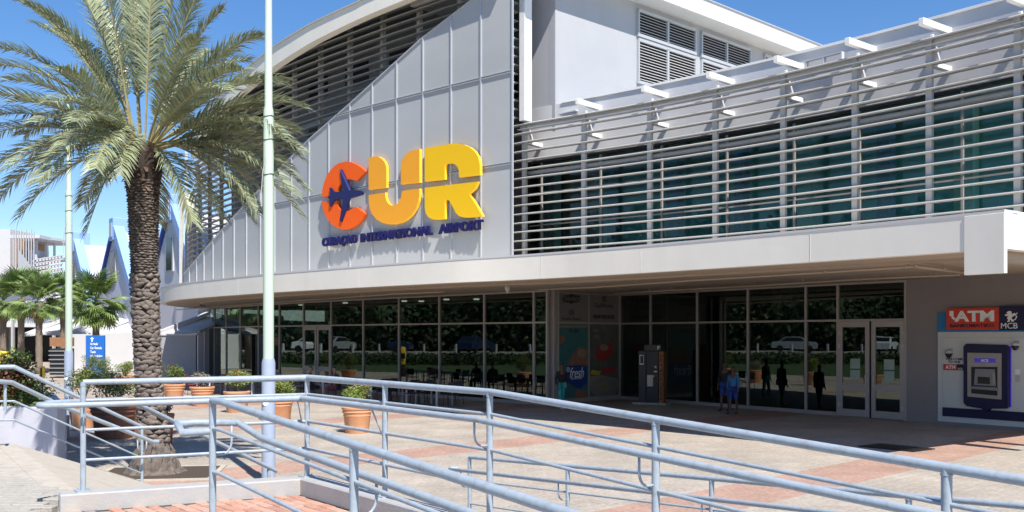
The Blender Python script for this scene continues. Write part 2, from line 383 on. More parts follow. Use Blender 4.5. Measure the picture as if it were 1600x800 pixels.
CAFE0 = [(1.32,36.35),(.84,36.8),(-1.08,38.84),(-3.01,40.87),(-4.93,42.9),(-6.81,44.98),(-8.67,47.07),(-10.46,49.23),(-12.19,51.43),(-13.87,53.66),(-15.5,55.94),(-17.0,58.31),(-18.43,60.71),(-19.83,63.14)]
CAFE = [Vector(p) for p in CAFE0]
Q = V(11.96,29.7); ug = V(.582,-.813)
G = Plane(Q, ug)

# ------------------------------------------------------------ ground
mb = MB(); n_ = 24
for i in range(n_):
    a, b = 2*PI*i/n_, 2*PI*(i+1)/n_
    mb.add([(0,40,0),(1500*math.cos(a),40+1500*math.sin(a),0),(1500*math.cos(b),40+1500*math.sin(b),0)], [(0,1,2)])
mb.build('plaza_ground', M['plaza'], kind='structure')

# raised terrace the photographer stands on (with a hole-free top) and its sloping approach
TZ = 1.05
ter = MB()
B2 = V(-2.03,9.7); C2 = B2+u1*3.1; D2 = B2+u1*12
out = V(.794,.6075)*.13
poly = [V(-14,-8), V(6,-8), D2+out, C2+out, B2+out, V(-4.05,8.78), V(-4.3,9.7), V(-7.12,14.0), V(-14,15.5)]
def zt(p): return TZ
n = len(poly); ter.add([V(p.x,p.y,TZ-.06) for p in poly]+[V(p.x,p.y,-.2) for p in poly], [tuple(range(n))]+[(i,(i+1)%n,n+(i+1)%n,n+i) for i in range(n)])
terrace = ter.build('terrace', M['conc'], kind='structure')
# brick pavers of the terrace near the kerb, each one its own piece
bw, bh, bt = .21, .105, .06
def brick_mesh(name, w, h, t, m):
    q = MB(); q.box((0,0,0),(w,h,t)); o = q.build(name, m, bevel=.006); me = o.data; bpy.data.objects.remove(o); return me
bms = [brick_mesh('brick', bw-.010, bh-.010, bt, M['brick%d' % i]) for i in range(4)]
ang = math.atan2(u1.y, u1.x); nrm = V(.794,.6075)
cnt = 0
for j in range(-60, 60):
    for i in range(-60, 60):
        s = (i+(.5 if j % 2 else 0))*bw; t = j*bh
        p = B2+u1*s-nrm*t
        if t < .14 or t > 2.2: continue
        px = 800+F*p.x/p.y if p.y > 1 else 9999
        py = HZ+F*(H-TZ)/p.y
        # inside the terrace, front of the left kerb, within view
        ab = (B2-V(-3.85,8.8)); nl = V(-ab.y, ab.x).normalized()
        if (p-V(-3.85,8.8)).dot(nl) > -.16 and p.x < B2.x+.4: continue
        if px < 78+ (800-py)*1.0 or px > 720 or py > 822 or p.y < 8: continue
        if cnt < 300:
            inst('brick', random.choice(bms), (p.x, p.y, TZ-bt/2+random.uniform(-.003,.002)), (random.uniform(-.006,.006),random.uniform(-.006,.006),ang+random.uniform(-.012,.012)), parent=terrace); cnt += 1
rest = MB()
# grey pavers left of the bricks
gp = [brick_mesh('paver', .290, .140, .06, M['paver'])]
# pavers cut to the boundary between the walkway slabs and the bricks
cnt = 0
for j in range(0, 60):
    for i in range(-40, 60):
        p = V(-7.6+ (i+(.5 if j%2 else 0))*.3, 8.3+j*.15)
        px = 800+F*p.x/p.y; py = HZ+F*(H-TZ)/p.y
        if py > 818 or px < -25: continue
        if px > 66+(800-py)*1.0 : continue
        if py < 722+px*.40+6: continue
        if cnt < 300:
            inst('paver', gp[0], (p.x,p.y,TZ-.03+random.uniform(-.002,.002)), (random.uniform(-.006,.006),random.uniform(-.006,.006),random.uniform(-.01,.01)), parent=terrace); cnt += 1
# sloping walkway down to the plaza, in slabs
walk = empty('walkway', (0,0,0), kind='structure')
T2, Tk, R2, R1 = V(-7.12,14.0,TZ), V(-4.3,9.7,TZ), V(-5.0,15.6,-.02), V(-6.3,17.2,-.02)
T0, K0 = V(-9.2,12.5,TZ), V(-6.0,7.4,TZ)
def slabq(a, b, c, d, th=.08):
    q = MB(); ins = lambda p, ce: p+(ce-p).normalized()*.008
    ce = (a+b+c+d)/4; P4 = [ins(x, ce) for x in (a,b,c,d)]
    q.hexa([p-V(0,0,th) for p in P4]+P4); q.build('paving_slab', M['slab'], walk, bevel=.005)
NS = 9
for k in range(NS):
    f0, f1 = k/NS, (k+1)/NS
    for g0, g1 in ((0,.5),(.5,1)):
        A = lambda f, g: (T2.lerp(R1, f)).lerp(Tk.lerp(R2, f), g)
        slabq(A(f0,g0), A(f0,g1), A(f1,g1), A(f1,g0))
for k in range(7):
    f0, f1 = k/7, (k+1)/7
    # strip of slabs on the level part, between the planter wall and the pavers
    a0 = V(-7.12,14.0,TZ).lerp(V(-9.6,15.0,TZ), f0); a1 = V(-7.12,14.0,TZ).lerp(V(-9.6,15.0,TZ), f1)
    b0 = V(-4.3,9.7,TZ).lerp(V(-8.4,12.7,TZ), f0); b1 = V(-4.3,9.7,TZ).lerp(V(-8.4,12.7,TZ), f1)
    slabq(a0, b0, b1, a1)
sk = MB()
sk.add([T2-V(0,0,.09),Tk-V(0,0,.09),R2-V(0,0,.09),R1-V(0,0,.09)]+[V(p.x,p.y,-.3) for p in (T2,Tk,R2,R1)], [(0,1,2,3),(0,3,7,4),(1,5,6,2)])
sk.build('walkway_base', M['conc'], walk)

# kerbs
kb = MB()
kA, kB = V(-4.02,8.69), V(-2.03,9.7)
def kerbseg(a, b, za, zb, w=.24, h=.17):
    t = (b-a).normalized(); nn = V(-t.y,t.x)*w/2
    kb.hexa([V(*(a-nn),za-h),V(*(a+nn),za-h),V(*(b+nn),zb-h),V(*(b-nn),zb-h),V(*(a-nn),za),V(*(a+nn),za),V(*(b+nn),zb),V(*(b-nn),zb)])
kerbseg(kA, kB+(kB-kA).normalized()*.05, 1.2, 1.2)
kerbseg(kB-u1*.02, C2, 1.203, 1.203)
kerbseg(C2, D2, 1.20, 1.20-.0525*8.9)
kb.build('kerb', M['kerb'], kind='structure', bevel=.012)

# ------------------------------------------------------------ railings
def rail_set(root, path, top, offs, r=.025, rt=.0125, name='rail'):
    for o_, rr, nm in offs:
        q = MB(); q.tube([V(p.x,p.y,z-o_) for p, z in zip(path, top)], rr, 12); q.build(nm, M['rail'], root, smooth=True, auto=50)
def post(root, p, z0, z1, r=.025, plate=True):
    q = MB(); q.tube([V(p.x,p.y,z0), V(p.x,p.y,z1)], r, 14); q.tube([V(p.x,p.y,z1-.034), V(p.x,p.y,z1-.026)], r*1.13, 14)
    if plate: q.box((p.x,p.y,z0+.006),(.13,.13,.012), ang); q.tube([V(p.x+.045,p.y,z0+.01),V(p.x+.045,p.y,z0+.03)],.008,6); q.tube([V(p.x-.045,p.y,z0+.01),V(p.x-.045,p.y,z0+.03)],.008,6)
    return q.build('post', M['rail'], root, smooth=True, auto=50)
def hook(root, p, z, nin, d=.14, drop=.2, diag=False):
    a = V(p.x+nin.x*d, p.y+nin.y*d, z); b = V(p.x, p.y, z-drop-.02)
    q = MB()
    if diag: q.tube([a, V(p.x,p.y,z-.30)], .0075, 8)
    else:
        pts = [a, a-V(0,0,drop*.55)]
        for k in range(1, 6):
            t = k/5*PI/2; pts.append(V(a.x+(p.x-a.x)*.5*(1-math.cos(t)), a.y+(p.y-a.y)*.5*(1-math.cos(t)), a.z-drop*.55-drop*.45*math.sin(t)))
        pts.append(V(p.x, p.y, a.z-drop)); q.tube(pts, .0085, 8)
    q.build('handrail_bracket', M['rail'], root, smooth=True)
nin = V(-.794,-.6075)
tL = [0,3.1,9.2]
def zmain(t): return 2.18-.0525*max(0, t-3.1)
A2 = V(-3.85,8.79)
R = empty('ramp_railing', (0,0,0), label='long pale blue tube railing on the white kerb, sloping down to the right edge', cat='railing')
path = [A2, B2]+[B2+u1*t for t in tL[1:]]
tops = [2.18, 2.18]+[zmain(t) for t in tL[1:]]
for o_, rr, nm in ((0,.025,'top_rail'),(.165,.0125,'outer_rail'),(.43,.0135,'middle_rail'),(.70,.0135,'lower_rail')):
    q = MB(); q.tube([V(p.x,p.y,z-o_) for p, z in zip(path, tops)], rr, 12); q.build(nm, M['rail'], R, smooth=True, auto=50)
ab = (B2-A2).normalized(); nab = V(ab.y,-ab.x)
cor = B2+(nab+nin).normalized()*.145
hp = [V(*(A2-ab*.30+nab*-.10),1.985), V(*(A2-ab*.36-nab*.04),1.985), V(*(A2-ab*.36+nab*.08),1.985), V(*(A2-ab*.30+nab*.14),1.985), V(*(A2+nab*.14),1.985), V(*cor,1.985), V(*(B2+u1*3.1+nin*.14),1.985), V(*(B2+u1*9.2+nin*.14),zmain(9.2)-.195)]
q = MB(); q.tube(hp, .024, 12); q.build('handrail', M['rail'], R, smooth=True, auto=50)
post(R, A2, 1.2, 2.18); hook(R, A2, 1.985, nab, diag=True)
post(R, B2, 1.2, 2.18); hook(R, B2-ab*.04, 1.985, (nab+nin).normalized(), diag=True)
for t in (1.53,3.07,4.77,6.6,8.4):
    p = B2+u1*t; post(R, p, 1.2-.0525*max(0,t-3.1), zmain(t)); hook(R, p, zmain(t)-.195, nin, diag=(t < 2))
# stair handrail dropping behind the kerb
R3 = empty('stair_handrail', label='single sloping pale blue handrail dropping towards the nearer pole behind the kerb', cat='handrail')
q = MB(); q.tube([V(*(A2-ab*.30-nab*.10),1.995), PX(197,623.5,9.5), PX(235,641,9.9), PX(432,736,11.6)], .024, 12); q.build('handrail', M['rail'], R3, smooth=True, auto=50)
q = MB(); q.tube([PX(420,730,11.5), V(PX(420,730,11.5).x,11.5,.0)], .022, 12); q.build('post', M['rail'], R3, smooth=True, auto=50)

# near railing
N2 = V(-2.14,7.0)
def znear(t): return 2.135-.066*max(0,t-.15)
R = empty('near_railing', label='nearest pale blue tube railing with looped handrail, running out of the bottom edge', cat='railing')
tt = [0,.15,6.2]
for o_, rr, nm in ((0,.026,'top_rail'),(.20,.0135,'outer_rail'),(.51,.0135,'lower_rail')):
    q = MB(); q.tube([V(*(N2+u1*t),znear(t)-o_) for t in tt], rr, 12); q.build(nm, M['rail'], R, smooth=True, auto=50)
nf = V(.794,.6075)
hb = [V(*(N2+nf*.0),1.915), V(*(N2-V(.21,.02)),1.905), V(*(N2-V(.305,-.16)),1.95), V(*(N2+V(-.20,.24)),1.955), V(*(N2+V(.13,.20)),1.955), V(*(N2+u1*.55+nf*.14),1.90), V(*(N2+u1*6.2+nf*.14),znear(6.2)-.19)]
q = MB(); q.tube(hb, .024, 12); q.build('handrail', M['rail'], R, smooth=True, auto=50)
for t in (0,2.107,4.1):
    p = N2+u1*t; post(R, p, TZ-.066*t, znear(t)); 
    hook(R, p, znear(t)-.19, nf)

# lower ramp railing (far side)
L2 = V(-.55,12.7)
def zlow(t): return 1.02+.048*t
R = empty('lower_ramp_railing', label='low pale blue tube railing of the lower ramp, beyond the main railing', cat='railing')
for o_, rr, nm in ((0,.025,'top_rail'),(.30,.0125,'middle_rail'),(.60,.0125,'lower_rail')):
    q = MB(); q.tube([V(*(L2+u1*t),zlow(t)-o_) for t in (0,8.5)], rr, 12); q.build(nm, M['rail'], R, smooth=True, auto=50)
q = MB(); q.tube([V(*(L2-u1*.25+nin*.02),zlow(0)-.17), V(*(L2-u1*.3+nin*.1),zlow(0)-.17), V(*(L2-u1*.25+nin*.14),zlow(0)-.17), V(*(L2+u1*8.5+nin*.14),zlow(8.5)-.19)], .023, 12); q.build('handrail', M['rail'], R, smooth=True, auto=50)
for t in (0,1.95,4.08,6.13,8.0):
    p = L2+u1*t; post(R, p, .048*t, zlow(t)); hook(R, p, zlow(t)-.18, nin)
lr = MB()
a, b = L2, L2+u1*8.5; w = nin*1.5
lr.hexa([V(*a,-.2),V(*b,-.2),V(*(b+w),-.2),V(*(a+w),-.2),V(*a,.012),V(*b,.42),V(*(b+w),.42),V(*(a+w),.012)])
lr.build('lower_ramp', M['conc'], kind='structure')

# left railing of the walkway
R = empty('walkway_railing', label='pale blue tube railing on sloping walkway in front of the white planter wall', cat='railing')
pr, pl_, p0 = V(-6.16,16.3), V(-7.12,14.0), V(-9.4,13.4)
def tri(z_r, z_l, rr, nm, dx=0, ext=0):
    q = MB(); e = (pr-pl_).normalized()
    q.tube([V(p0.x,p0.y-dx,z_l), V(pl_.x,pl_.y-dx,z_l), V(*(pr+e*ext-V(0,dx)),z_r-ext*.4)], rr, 12); q.build(nm, M['rail'], R, smooth=True, auto=50)
q = MB(); q.tube([PX(8,597,13.4), PX(8,642,13.4)], .022, 10); q.build('post', M['rail'], R, smooth=True, auto=50)
tri(1.077, 2.15, .029, 'top_rail'); tri(.30, 1.39, .014, 'lower_rail'); tri(.56, 1.66, .014, 'middle_rail')
q = MB(); q.tube([PX(-30,594,12.9), PX(18,597.5,13.5), PX(89,631,14.3), PX(238,690,16.1), PX(247,690,16.2)], .033, 12); q.build('handrail', M['rail'], R, smooth=True, auto=50)
post(R, pr, .0, 1.077, .024); post(R, V(-6.64,15.15), .5, 1.6, .022)
q = MB()
for dx in (-7, 7): q.tube([PX(222+dx,688,16.2), PX(222+dx,700,16.2), PX(222+dx*.3,705,16.25)], .012, 8)
q.build('handrail_bracket', M['rail'], R, smooth=True)

# ------------------------------------------------------------ light poles
def pole(px, Y, label, ztop=8.9):
    X = (px-800)/F*Y
    R = empty('tall_pole', (X,Y,0), label=label, cat='pole', group='tall two tone poles on the plaza')
    q = MB(); q.lathe([(.19,0),(.19,.02),(.118,.03),(.118,2.12),(.10,2.19)], n=28); q.build('base_sleeve', M['poleb'], R, smooth=True, auto=40)
    q = MB(); q.lathe([(.093,2.15),(.089,6.5),(.082,6.56),(.068,6.62),(.060,ztop),(.05,ztop+.1)], n=28); q.build('shaft', M['pole'], R, smooth=True, auto=40)
    q = MB(); q.lathe([(.07,ztop+.1),(.075,ztop+.14),(.05,ztop+.2),(.01,ztop+.23)], n=16); q.build('cap', M['pole'], R, smooth=True)
    for z, r in ((6.44,.095),(6.03,.096),(5.42,.097)):
        q = MB(); q.tube([V(r*math.cos(a*PI/8), r*math.sin(a*PI/8), z+.01*math.sin(a)) for a in range(17)], .006, 6); q.build('cable_tie', M['black'], R)
    q = MB(); q.tube([V(-.02,-.10,5.7),V(-.07,-.12,5.45),V(-.1,-.1,5.1),V(-.095,-.1,4.85)],.008,6)
    q.build('loose_cable', M['post'], R)
    q = MB(); q.tube([V(-.02,-.117,1.42),V(-.02,-.121,1.42)], .05, 16); q.build('sticker', M['wtext'], R)
    return R
pole(419.5, 17.2, 'nearer tall pole, pale green on a grey blue base, right of big palm')
pole(107.5, 27.0, 'farther tall pale green pole between the fan palms and the big date palm')

# ------------------------------------------------------------ terminal building
T = empty('terminal_building', (0,0,0), label='large white airport terminal with curved canopy, louvred upper floor and drum front', cat='building')
ZB, ZT = 4.25, 4.99
mb = MB(); wallstrip(mb, E, ZB, ZT-.05, .25); mb.build('canopy_fascia', M['fascia'], T, smooth=True, auto=40)
mb = MB(); wallstrip(mb, off(E,-.012), ZT-.05, ZT, .5); mb.build('canopy_coping', M['white'], T, smooth=True, auto=40)
# deck and soffit between the fascia and the building
Ei = off(E, .2)
backp = V(30, 60)
def deck(z, name, m, th=.06, curve=Ei):
    q = MB(); n = len(curve); vs = [V(p.x,p.y,z) for p in curve]; dd = V(.72,.69)
    vs2 = [V(*(p+dd*34), z) for p in curve]
    q.add(vs+vs2, [(i,i+1,n+i+1,n+i) for i in range(n-1)]); o = q.build(name, m, T); return o
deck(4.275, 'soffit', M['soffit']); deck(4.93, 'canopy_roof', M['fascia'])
# end of canopy: return fascia and downstand beam
c0 = V(9.34,18.56); d2 = V(.80,.60)
mb = MB(); P0 = Plane(c0, d2)
P0.box(mb, .0, 12, ZB-.002, ZT-.003, -.25, .002); mb.build('end_fascia', M['fascia'], T)
mb = MB(); PF = Plane(V(9.335,18.555), V(8.89,19.2)-V(9.34,18.56))
PF.box(mb, .0, .80, 3.78, ZT-.055, -.10, .014); mb.build('end_pier', M['fascia'], T, bevel=.006)
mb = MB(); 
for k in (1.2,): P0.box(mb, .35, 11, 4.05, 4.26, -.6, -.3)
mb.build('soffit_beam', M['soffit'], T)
M['joint'] = mat('sealed_joint', (.62,.59,.53), .7)
for px in (372,560,845,1001,1266):
    p = at_px(E, px); i = idx_px(E, px); t = (E[i+1]-E[i-1]).normalized(); q = MB(); q.box((p.x,p.y,(ZB+ZT)/2-.02),(.008,.012,ZT-ZB-.07), math.atan2(t.y,t.x)); q.build('panel_joint', M['joint'], T)
for d_, w_ in ((1.9,.03),):
    q = MB(); wallstrip(q, off(E, d_)[4:-30], 4.22, 4.274, w_); q.build('soffit_batten', M['soffit'], T)
# conduit pipes under the soffit
def conduit(pts, name='conduit_pipe', r=.028):
    q = MB(); q.tube(pts, r, 8); q.build(name, M['soffit'], T, smooth=True)
def soff(px, py, z=4.16): Y = (z-H)*F/(HZ-py); return PX(px, py, Y)
conduit([soff(841,452.5), soff(925,449), soff(1075,438.5), soff(1200,431), soff(1432,416)])
conduit([soff(1432,416), soff(1470,421), soff(1520,428)], r=.04)
conduit([soff(958,459), soff(1040,454), soff(1190,446), soff(1350,436), soff(1500,429)])
conduit([soff(500,467.5), soff(620,459), soff(695,456)])
conduit([soff(275,484), soff(330,480), soff(420,473), soff(500,467.5)])
for px, py in ((848,452.5),(932,448.7),(992,444.5),(1065,439.5),(1135,435),(1218,430),(1290,425),(1418,417),(1432,416),(1475,421),(966,459),(1015,455.5),(1050,453.5),(1115,450.5),(1180,447),(1255,442),(1330,437.5),(1460,431.5),(1640/2.9,462),(612,459.5),(647,458),(690,456)):
    q = soff(px,py); mb = MB(); mb.tube([q, V(q.x,q.y,4.28)], .012, 6); mb.tube([q-V(0,0,.03), q+V(0,0,.03)], .045, 8); mb.build('conduit_hanger', M['soffit'], T)
q = soff(793,451,4.2); mb = MB(); mb.lathe([(.02,-.16),(.10,0),(.10,.07)], q, 12); mb.build('ceiling_speaker', M['post'], T, smooth=True, auto=40)

# ground floor glazing ---------------------------------------------------
ZG = 4.28; ZTR = 3.08
def mull(p, z0, z1, w=.07, d=.12, rz=0, parent=T, name='mullion'):
    q = MB(); q.box((p.x,p.y,(z0+z1)/2),(w,d,z1-z0), rz); return q.build(name, M['frame'], parent)
def glaze(a, b, z0, z1, m='glass', name='glass_pane', inset=.03):
    t = (b-a).normalized(); a2, b2 = a+t*inset, b-t*inset
    q = MB(); q.add([V(*a2,z0),V(*b2,z0),V(*b2,z1),V(*a2,z1)], [(0,1,2,3)]); return q.build(name, M[m], T, face=True)
def bay(a, b, door=False):
    rz = math.atan2(b.y-a.y, b.x-a.x)
    glaze(a, b, ZTR+.03, ZG)
    q = MB(); q.bar(V(*a,ZTR), V(*b,ZTR), .10, .065); q.build('transom', M['frame'], T)
    if not door:
        glaze(a, b, .12, ZTR-.03)
        q = MB(); q.bar(V(*a,.06), V(*b,.06), .12, .12); q.build('bottom_rail', M['frame'], T)
    else:
        L = (b-a).length; t = (b-a).normalized(); nn = V(t.y,-t.x)
        if nn.dot(-a) < 0: nn = -nn
        for k in (0,1):
            d0 = a+t*(L/2*k+.04); d1 = a+t*(L/2*(k+1)-.04)
            q = MB(); pl = Plane(d0, t); w = (d1-d0).length
            for (x0,x1,z0,z1) in ((0,.14,.02,ZTR-.04),(w-.14,w,.02,ZTR-.04),(.14,w-.14,ZTR-.22,ZTR-.04),(.14,w-.14,.86,1.08),(.14,w-.14,.02,.25)):
                pl.box(q, x0, x1, z0, z1, .0, .06)
            dr = q.build('door', M['frame'], T)
            g = MB(); 
            for z0, z1 in ((.25,.86),(1.08,ZTR-.22)): g.add([pl.w(.14,z0,.03),pl.w(w-.14,z0,.03),pl.w(w-.14,z1,.03),pl.w(.14,z1,.03)], [(0,1,2,3)])
            g.build('door_glass', M['glass'], dr, face=True)
            g = MB(); s_ = .10 if k else w-.10
            pl.box(g, s_-.02, s_+.02, .98, 1.35, .07, .11); g.build('door_handle', M['post'], dr)
            g = MB()
            for z in (.3, 2.2, 2.6): s_ = w-.03 if k else .03; pl.box(g, s_-.03, s_+.03, z, z+.14, .05, .10)
            g.build('hinge', M['post'], dr)
            if L < 2.6:
                g = MB(); pl.box(g, w*.38, w*.70, 1.18, 1.50, .032, .036); pl.box(g, w*.38, w*.70, 1.54, 1.86, .032, .036); g.build('paper_notice', M['paper'], dr)
M['paper'] = mat('paper_notice', (.32,.42,.36), .8)
# entrance line G : px 969 -> 1416
gp_ = [Q+ug*G.pt(px, 600)[0] for px in (969,1017,1090,1169.5,1260,1310,1416)]
for i in range(len(gp_)-1): bay(gp_[i], gp_[i+1], door=(i == 5))
rzg = math.atan2(ug.y, ug.x)
for i, p in enumerate(gp_): mull(p, 0, ZG, .07, .12, rzg)
# cafe line, curved
for i in range(len(CAFE)-1): bay(CAFE[i+1], CAFE[i], door=(i == 6))
for i, p in enumerate(CAFE):
    t = CAFE[min(i+1,len(CAFE)-1)]-CAFE[max(i-1,0)]; mull(p, 0, ZG, .075, .12, math.atan2(t.y,t.x))
# head rail
q = MB()
for a, b in zip(CAFE, CAFE[1:]): q.bar(V(*a,ZG-.03), V(*b,ZG-.03), .14, .07)
q.bar(V(*gp_[0],ZG-.03), V(*gp_[-1],ZG-.03), .14, .07); q.build('head_rail', M['frame'], T)
# jamb columns and advertisement wall
AD = Plane(V(1.72,37.1), V(4.42,40.15)-V(1.72,37.1)); adL = (V(4.42,40.15)-V(1.72,37.1)).length
q = MB(); q.box((1.50,36.55,2.14),(.16,.30,4.28), .9); q.build('jamb_column', M['frame'], T)
q = MB(); q.box((1.66,36.9,2.14),(.10,.22,4.27), .9); q.build('jamb_column', M['post'], T)
q = MB(); AD.box(q, 0, adL, 0, ZG, -.1, 0); q.build('advert_wall', M['frame'], T)
M['adg'] = mat('advert_grey', (.20,.185,.18), .35); M['adteal'] = mat('advert_teal', (.045,.15,.16), .35, var=.2); M['adblue'] = mat('advert_blue', (.02,.05,.22), .35)
M['adgr'] = mat('advert_dark', (.10,.095,.09), .35, var=.3, scale=2); M['adred'] = mat('advert_red', (.35,.03,.03), .4); M['adbrown'] = mat('advert_brown', (.26,.13,.08), .5, var=.3, scale=5)
M['adyel'] = mat('advert_yellow', (.45,.36,.04), .4); M['adcream'] = mat('advert_cream', (.28,.22,.15), .5, var=.15, scale=6); M['adblk'] = mat('advert_ink', (.02,.02,.02), .4)
for (x0, x1) in ((872.5,918),(920.5,966)):
    for (y0, y1, m) in ((457,503.5,'adg'),(507,626,'adgr' if x0 > 900 else 'adteal')):
        q = MB(); a0, _ = AD.pt(x0,500); a1, _ = AD.pt(x1,500)
        z0, z1 = (ZTR+.04, ZG-.08) if m == 'adg' else (.18, ZTR-.04)
        AD.box(q, a0, a1, z0, z1, 0, .02)
        adp = q.build('advert_panel', M[m], T)
        if m == 'adg' and x0 < 900:
            q = MB(); AD.poly(q, [AD.pt(x,y) for x,y in ((877,467),(880,462),(889,461),(892,459),(895,461),(904,462),(907,467),(904,472),(895,473),(892,475),(889,473),(880,472))], .02, .03); q.build('logo_plate', M['adblk'], adp)
            ptext('CINNABON', AD, 878.5, 463.5, 905.5, 470.5, .03, M['adg'], adp, bold=.01)
            ptext('Auntie Anne’s', AD, 877, 495, 908, 500.5, .02, M['adblk'], adp, bold=0)
            q = MB(); AD.poly(q, [AD.pt(892+5*math.cos(a), 488+5*math.sin(a)) for a in [k*PI/5 for k in range(10)]], .02, .024); AD.poly(q, [AD.pt(892+3*math.cos(a), 488+3*math.sin(a)) for a in [k*PI/5 for k in range(10)]], .024, .03); q.build('logo_ring', M['adgr'], adp)
        elif m == 'adg':
            ptext('ClubWorks', AD, 928, 474, 957, 481, .02, M['adblk'], adp, bold=0, shear=.2)
            q = MB(); AD.poly(q, [AD.pt(x,y) for x,y in ((940,462),(947,462),(947,472),(940,472))], .02, .025); AD.poly(q, [AD.pt(x,y) for x,y in ((941.5,463.5),(945.5,463.5),(945.5,470.5),(941.5,470.5))], .025, .03); q.build('logo_frame', M['adgr'], adp)
            ptext('GRAB PRECIOUS', AD, 926, 492, 959, 498, .02, M['adblk'], adp, bold=.05)
        elif m == 'adteal':
            ptext('Recipe', AD, 888, 513, 904, 521, .02, M['adblk'], adp, bold=.0, shear=.3)
            def blob(pts, m_, d): q = MB(); AD.poly(q, [AD.pt(x,y) for x,y in pts], .02, d); q.build('printed_shape', M[m_], adp)
            blob([(888,520),(901,527),(901,545),(889,560),(873,573),(873,532)], 'adteal', .026)
            blob([(902,543),(917,545),(917,572),(905,572),(886,570),(893,556)], 'adbrown', .028)
            blob([(884,572),(902,570),(917,572),(917,598),(905,608),(893,603),(884,596)], 'adblue', .034)
            blob([(873,508),(917,508),(917,512),(873,512)], 'adcream', .024)
            q = MB()
            for r0 in (6.5,4.2,2): AD.poly(q, [AD.pt(908+r0*math.cos(a), 552+r0*1.1*math.sin(a)) for a in [k*PI/8 for k in range(16)]], .028, .030+.004*(7-r0)/2)
            q.build('printed_shape', M['adcream'], adp)
            for xx in (902, 911): blob([(xx+5*math.cos(a), 616+8*math.sin(a)) for a in [k*PI/6 for k in range(12)]], 'adbrown', .03); 
            blob([(872.8+7*(1+math.cos(a))*.6, 531+7*math.sin(a)) for a in [k*PI/6 for k in range(12)]], 'adbrown', .03)
            ptext('fresh', AD, 889, 574, 911, 590, .034, M['wtext'], adp, bold=0, shear=.35)
            ptext('ED', AD, 884.5, 574, 889, 581, .034, M['wtext'], adp, bold=0)
            ptext('RECIPE LIFE', AD, 891, 590, 908, 592.5, .034, M['wtext'], adp, bold=0)
        else:
            ptext('100%', AD, 926, 514, 935, 519.5, .02, M['adg'], adp); ptext('OPEN', AD, 926, 523, 935, 529, .02, M['adg'], adp)
            def blob(pts, m_, d): q = MB(); AD.poly(q, [AD.pt(x,y) for x,y in pts], .02, d); q.build('printed_shape', M[m_], adp)
            blob([(932,540),(955,535),(957,552),(950,562),(935,565),(929,556)], 'adred', .026)
            blob([(943+7*math.cos(a), 543+5*math.sin(a)) for a in [k*PI/6 for k in range(12)]], 'adcream', .03)
            blob([(921,588),(940,586),(965,592),(965,606),(921,604)], 'adcream', .024); blob([(924,578),(938,580),(936,586),(922,585)], 'adyel', .026); blob([(940,574),(961,574),(961,583),(940,583)], 'adred', .026)
            blob([(943+22*math.cos(a), 606+15*math.sin(a)) for a in [k*PI/10 for k in range(20)]], 'adg', .028)
            for bx, by in ((934,602),(944,600),(952,606),(938,609),(947,610)): blob([(bx+5*math.cos(a), by+4.5*math.sin(a)) for a in [k*PI/5 for k in range(10)]], 'adcream', .034)
q = MB(); a0,_ = AD.pt(919.2,500); AD.box(q, a0-.03, a0+.03, 0, ZG-.02, 0, .05); AD.box(q, 0, adL, ZTR-.04, ZTR+.04, .02, .055); AD.box(q,0,adL,0,.16,0,.06); q.build('advert_frame', M['frame'], T)
# solid wall right of the doors
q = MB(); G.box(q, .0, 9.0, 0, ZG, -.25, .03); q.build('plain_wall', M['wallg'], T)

# interior: floor, back walls, columns, ceiling
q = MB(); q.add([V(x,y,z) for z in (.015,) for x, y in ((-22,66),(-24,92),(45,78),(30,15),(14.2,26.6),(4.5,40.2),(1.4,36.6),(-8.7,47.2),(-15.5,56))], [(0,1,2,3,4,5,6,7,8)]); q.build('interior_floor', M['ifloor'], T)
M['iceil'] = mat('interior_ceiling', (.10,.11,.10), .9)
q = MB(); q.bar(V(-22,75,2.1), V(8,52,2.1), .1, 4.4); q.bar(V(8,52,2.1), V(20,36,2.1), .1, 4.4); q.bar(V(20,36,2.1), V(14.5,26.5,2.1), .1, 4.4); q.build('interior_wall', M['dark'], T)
M['icol'] = mat('interior_column', (.30,.42,.34), .6)
for px, dy in ((1277,1.0),(1252,.9),(985,1.0),(850,.8),(598,1.2)):
    p = at_px([gp_[0], gp_[-1]], px) if px > 900 else at_px(CAFE, px)
    q = MB(); q.box((p.x*(1+dy/p.y), p.y+dy, 2.13),(.45,.35,4.24), rzg); q.build('interior_column', M['icol'], T)
M['ired'] = mat('cafe_red_panel', (.35,.03,.03), .6)
for px0, px1, z0, z1, m, dy in ((377,403,.3,2.9,'ired',1.5),(340,352,1.0,1.9,'adred',2.5),(356,366,.9,1.6,'adyel',2.5),(590,700,.5,1.1,'wood',2.2),(700,835,.4,1.0,'wood',2.5),(408,415,1.2,3.6,'blue',.6)):
    p0_, p1_ = at_px(CAFE,px0), at_px(CAFE,px1); q = MB()
    k0, k1 = (p0_.y+dy)/p0_.y, (p1_.y+dy)/p1_.y
    q.bar(V(p0_.x*k0,p0_.y*k0,(z0+z1)/2), V(p1_.x*k1,p1_.y*k1,(z0+z1)/2), .08, z1-z0); q.build('interior_counter' if m == 'wood' else 'interior_panel', M[m], T)
M['lamp'] = mat('ceiling_lamp_glow', (.8,.8,.75), .5, emit=(1,.95,.85), estr=1.2)
for px, dy in ((540,3),(470,3),(632,4),(659,5),(698,4),(745,5)):
    p = at_px(CAFE, px); k = (p.y+dy)/p.y; q = MB(); q.tube([V(p.x*k,p.y*k,4.20),V(p.x*k,p.y*k,4.26)], .13, 12); q.build('ceiling_lamp', M['lamp'], T)
